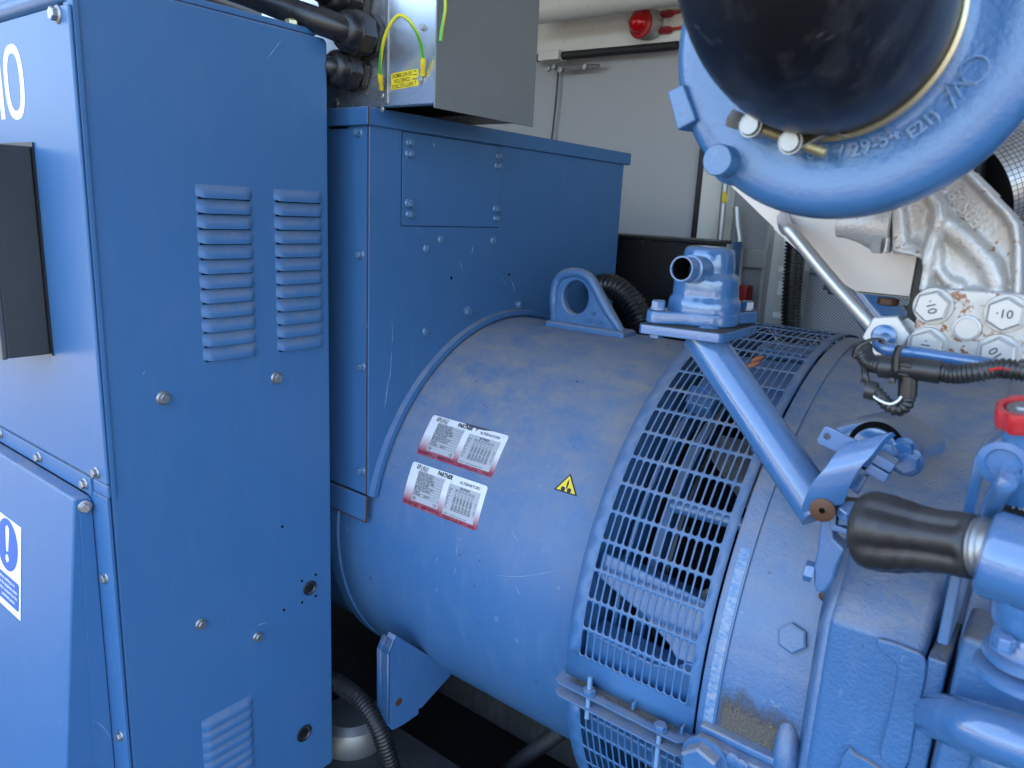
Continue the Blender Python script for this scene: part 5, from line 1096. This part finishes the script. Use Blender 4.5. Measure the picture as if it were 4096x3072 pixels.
# insulated pipe and panel far right top
ms = thing('exhaust_sleeve', 'grey wire-mesh insulated exhaust pipe beside the turbocharger', 'insulated pipe', on('y', -.3, 'z7', 2150, 1100))
obj('mesh_wrap', tube(BM(), smoothpts([on('y', -.33, 'z7', 1950, 1190), on('y', -.31, 'z7', 2150, 1110), on('y', -.28, 'z7', 2500, 950)], 8), .058, 40, uvn=(60, 170)), 'mesh_sleeve', ms)
sh2 = obj('side_guard', box(BM(), on('y', -.25, 'h3', 760, 265), on('y', -.25, 'h3', 1200, -400) + V(.1, .02, 0)), 'cream'); tag(sh2, 'cream guard panel right of the turbocharger above the mesh sleeve', 'panel')
# small dark casting behind union
dk = obj('dark_bracket', box(BM(), on('y', .2, 'q3', 930, 880), on('y', .2, 'q3', 1260, 730) + V(0, .02, 0)), 'dark_frame'); tag(dk, 'small dark grey bracket seen behind the steel union', 'bracket')

# ================================================================= BACKGROUND EQUIPMENT
bc = thing('black_cabinet', 'low black steel cabinet behind the terminal box and breather', 'cabinet', (-1.2, .8, -.6))
c0_ = on('y', .66, 'g3', 60, 290); c1_ = on('y', .66, 'g3', 1060, 345)
xx1 = c1_.x; zz = (c0_.z + c1_.z) / 2
yb9 = on('x', xx1, 'g3', 1268, 345).y
obj('cabinet_body', box(BM(), (-2.6, .66, -.6), (xx1, yb9, zz)), 'black_cab', bc, bevel=.003)
obj('cabinet_top', box(BM(), (-2.6, .645, zz + .001), (xx1 + .012, yb9 + .01, zz + .012)), 'black_cab', bc, bevel=.002)
for x, y in ((320, 330), (1020, 378)): bolt(bc, on('y', .66, 'g3', x, y), -Y1, .009, 'black_cab', 'hex')
bp_ = obj('blue_post', box(BM(), on('y', .98, 'g3', 1255, 1000), on('y', .98, 'g3', 1375, 325) + V(0, .05, 0)), 'sheet'); tag(bp_, 'dark blue post between the black cabinet and the perforated panel', 'post')
rdv = thing('red_box', 'dark red box with white face, behind the breather', 'box', on('y', 1.0, 'g3', 1440, 1000))
obj('box_body', box(BM(), on('y', 1.0, 'g3', 1330, 1030), on('y', 1.0, 'g3', 1490, 815) + V(0, .06, 0)), 'red_dark', rdv, bevel=.004)
obj('box_face', box(BM(), on('y', .997, 'g3', 1340, 1020), on('y', .997, 'g3', 1400, 890) + V(0, .002, 0)), 'pale', rdv)
cdt = corr('corrugated_conduit', [on('y', .98, 'q2', 1730, 120), on('y', .98, 'q2', 1710, 400), on('y', .98, 'q2', 1690, 700), on('y', .98, 'q2', 1685, 1100)], .031, 'conduit', pitch=.011, depth=.2)
tag(cdt, 'black corrugated conduit running down the pale cable tray', 'conduit')
ct = thing('cable_tray', 'pale slotted steel cable tray fixed upright on the wall', 'cable tray', on('y', 1.06, 'q2', 1600, 900))
tx0, tx1 = on('y', 1.05, 'q2', 1500, 400).x, on('y', 1.05, 'q2', 1850, 400).x
obj('tray_web', box(BM(), (tx0, 1.05, -.4), (tx1, 1.055, 1.4)), 'light_metal', ct)
for x in (tx0, tx1): obj('tray_lip', box(BM(), (x - .006, 1.0, -.4), (x + .002, 1.0495, 1.4)), 'zinc', ct)
for i in range(18):
    z0 = -.2 + i * .075; sl = box(BM(), (tx0 + .035, 1.048, z0), (tx0 + .055, 1.0496, z0 + .045)) if i % 2 else box(BM(), (tx0 + .03, 1.048, z0), (tx0 + .065, 1.0496, z0 + .018)); obj('tray_slot', sl, 'pale', ct, smooth=False)
sc_ = pipe('steel_conduit', [on('y', 1.05, 'g3', 1370, -60), on('y', 1.05, 'g3', 1380, 120), on('y', 1.05, 'g3', 1402, 320), on('y', 1.05, 'g3', 1385, 700), on('y', 1.05, 'g3', 1380, 1000)], .013, 'light_metal'); tag(sc_, 'wavy bright steel conduit beside the perforated panel', 'conduit')
sp2 = pipe('thin_pipe', [on('y', 1.05, 'z7', 325, 1130), on('y', 1.05, 'z7', 290, 1520)], .011, 'light_metal', n=1); tag(sp2, 'thin straight steel pipe with a yellow warning flag, on the cream post', 'pipe')
wl_ = obj('warning_flag', prism(BM(), [on('y', 1.03, 'z7', *p) for p in ((308, 1215), (325, 1210), (334, 1230), (332, 1278), (300, 1278))], V(0, .002, 0)), 'yellow'); tag(wl_, 'tiny yellow warning flag on the thin steel pipe', 'sign')
cl2 = thing('wall_clamp', 'small dark bolted clamp on the perforated panel', 'clamp', on('y', 1.0, 'q3', 490, 550))
obj('clamp_body', box(BM(), on('y', 1.0, 'q3', 430, 575), on('y', 1.0, 'q3', 590, 540) + V(0, .04, 0)), 'dark_grey', cl2, bevel=.003)
obj('clamp_nut', box(BM(), on('y', .99, 'q3', 452, 540), on('y', .99, 'q3', 520, 490) + V(0, .03, 0)), 'dark_grey', cl2, bevel=.004)
obj('clamp_nut', box(BM(), on('y', .99, 'q3', 465, 612), on('y', .99, 'q3', 530, 578) + V(0, .03, 0)), 'dark_grey', cl2, bevel=.004)
# conduit behind lifting eye
cv = corr('corrugated_conduit', [on('y', .35, 'z5', *p) for p in ((1780, 240), (1870, 225), (1960, 270), (2040, 360), (2080, 450), (2120, 560))], .034, 'conduit', pitch=.012); tag(cv, 'black corrugated conduit curving behind the lifting eye', 'conduit')
# floor level: base frame, mounts, lower conduit
bf = thing('base_frame', 'dark dusty steel base frame under the alternator', 'frame', (-.8, 0, -.95))
obj('frame_rail', box(BM(), (-2.4, -.52, -.82), (.6, -.30, -.56)), 'dark_frame', bf, bevel=.006)
obj('frame_rail', box(BM(), (-2.4, -.1, -.60), (.6, .1, -.45)), 'dark_frame', bf, bevel=.006)
obj('frame_web', box(BM(), (-2.6, .25, -.86), (.6, .28, .1)), 'black_cab', bf, bevel=.003)
obj('frame_rail', box(BM(), (-2.4, .34, -.62), (.6, .52, -.40)), 'dark_frame', bf, bevel=.006)
0 and obj('cross_plate', box(BM(), (-1.25, -.5, -.398), (-.95, .5, -.38)), 'dark_frame', bf, bevel=.003)
obj('deck', box(BM(), (-2.6, -1.0, -.9), (.8, 1.0, -.86)), 'dark_frame', bf)
mz = on('y', -.40, 'b3', 240, 1040); mtop = on('y', -.40, 'b3', 240, 760).z
mt_ = thing('vibration_mount', 'bright steel vibration mount dome behind the black conduit', 'mount', mz)
hz = mtop - mz.z; obj('dome', lathe(BM(), mz, Z1, [(0, .082), (hz * .3, .086), (hz * .6, .085), (hz * .85, .078), (hz, .06)], 48), 'zinc', mt_)
obj('mount_base', lathe(BM(), mz - Z1 * .03, Z1, [(0, .12), (.029, .12)], 6), 'dark_frame', mt_)
0 and obj('mount_arm', box(BM(), (mz.x - .2, -.55, mtop + .002), (mz.x + .10, -.33, mtop + .03)), 'sheet', mt_, bevel=.003)
lc2 = corr('corrugated_conduit', [on('y', -.50 - .0001 * i, 'b3', *p) for i, p in enumerate(((-150, 430), (60, 490), (180, 560), (300, 650), (400, 780), (480, 930), (540, 1100), (590, 1290), (620, 1450)))], .0195, 'conduit', pitch=.0072, depth=.2); tag(lc2, 'shiny black corrugated conduit at the foot of the cabinet', 'conduit')
lc3 = corr('corrugated_conduit', [on('y', -.1, 'b3', *p) for p in ((1500, 1420), (1730, 1200), (1920, 1060), (2100, 930))], .020, 'dark_frame', pitch=.008); tag(lc3, 'dim black corrugated conduit in the shadow under the alternator', 'conduit')
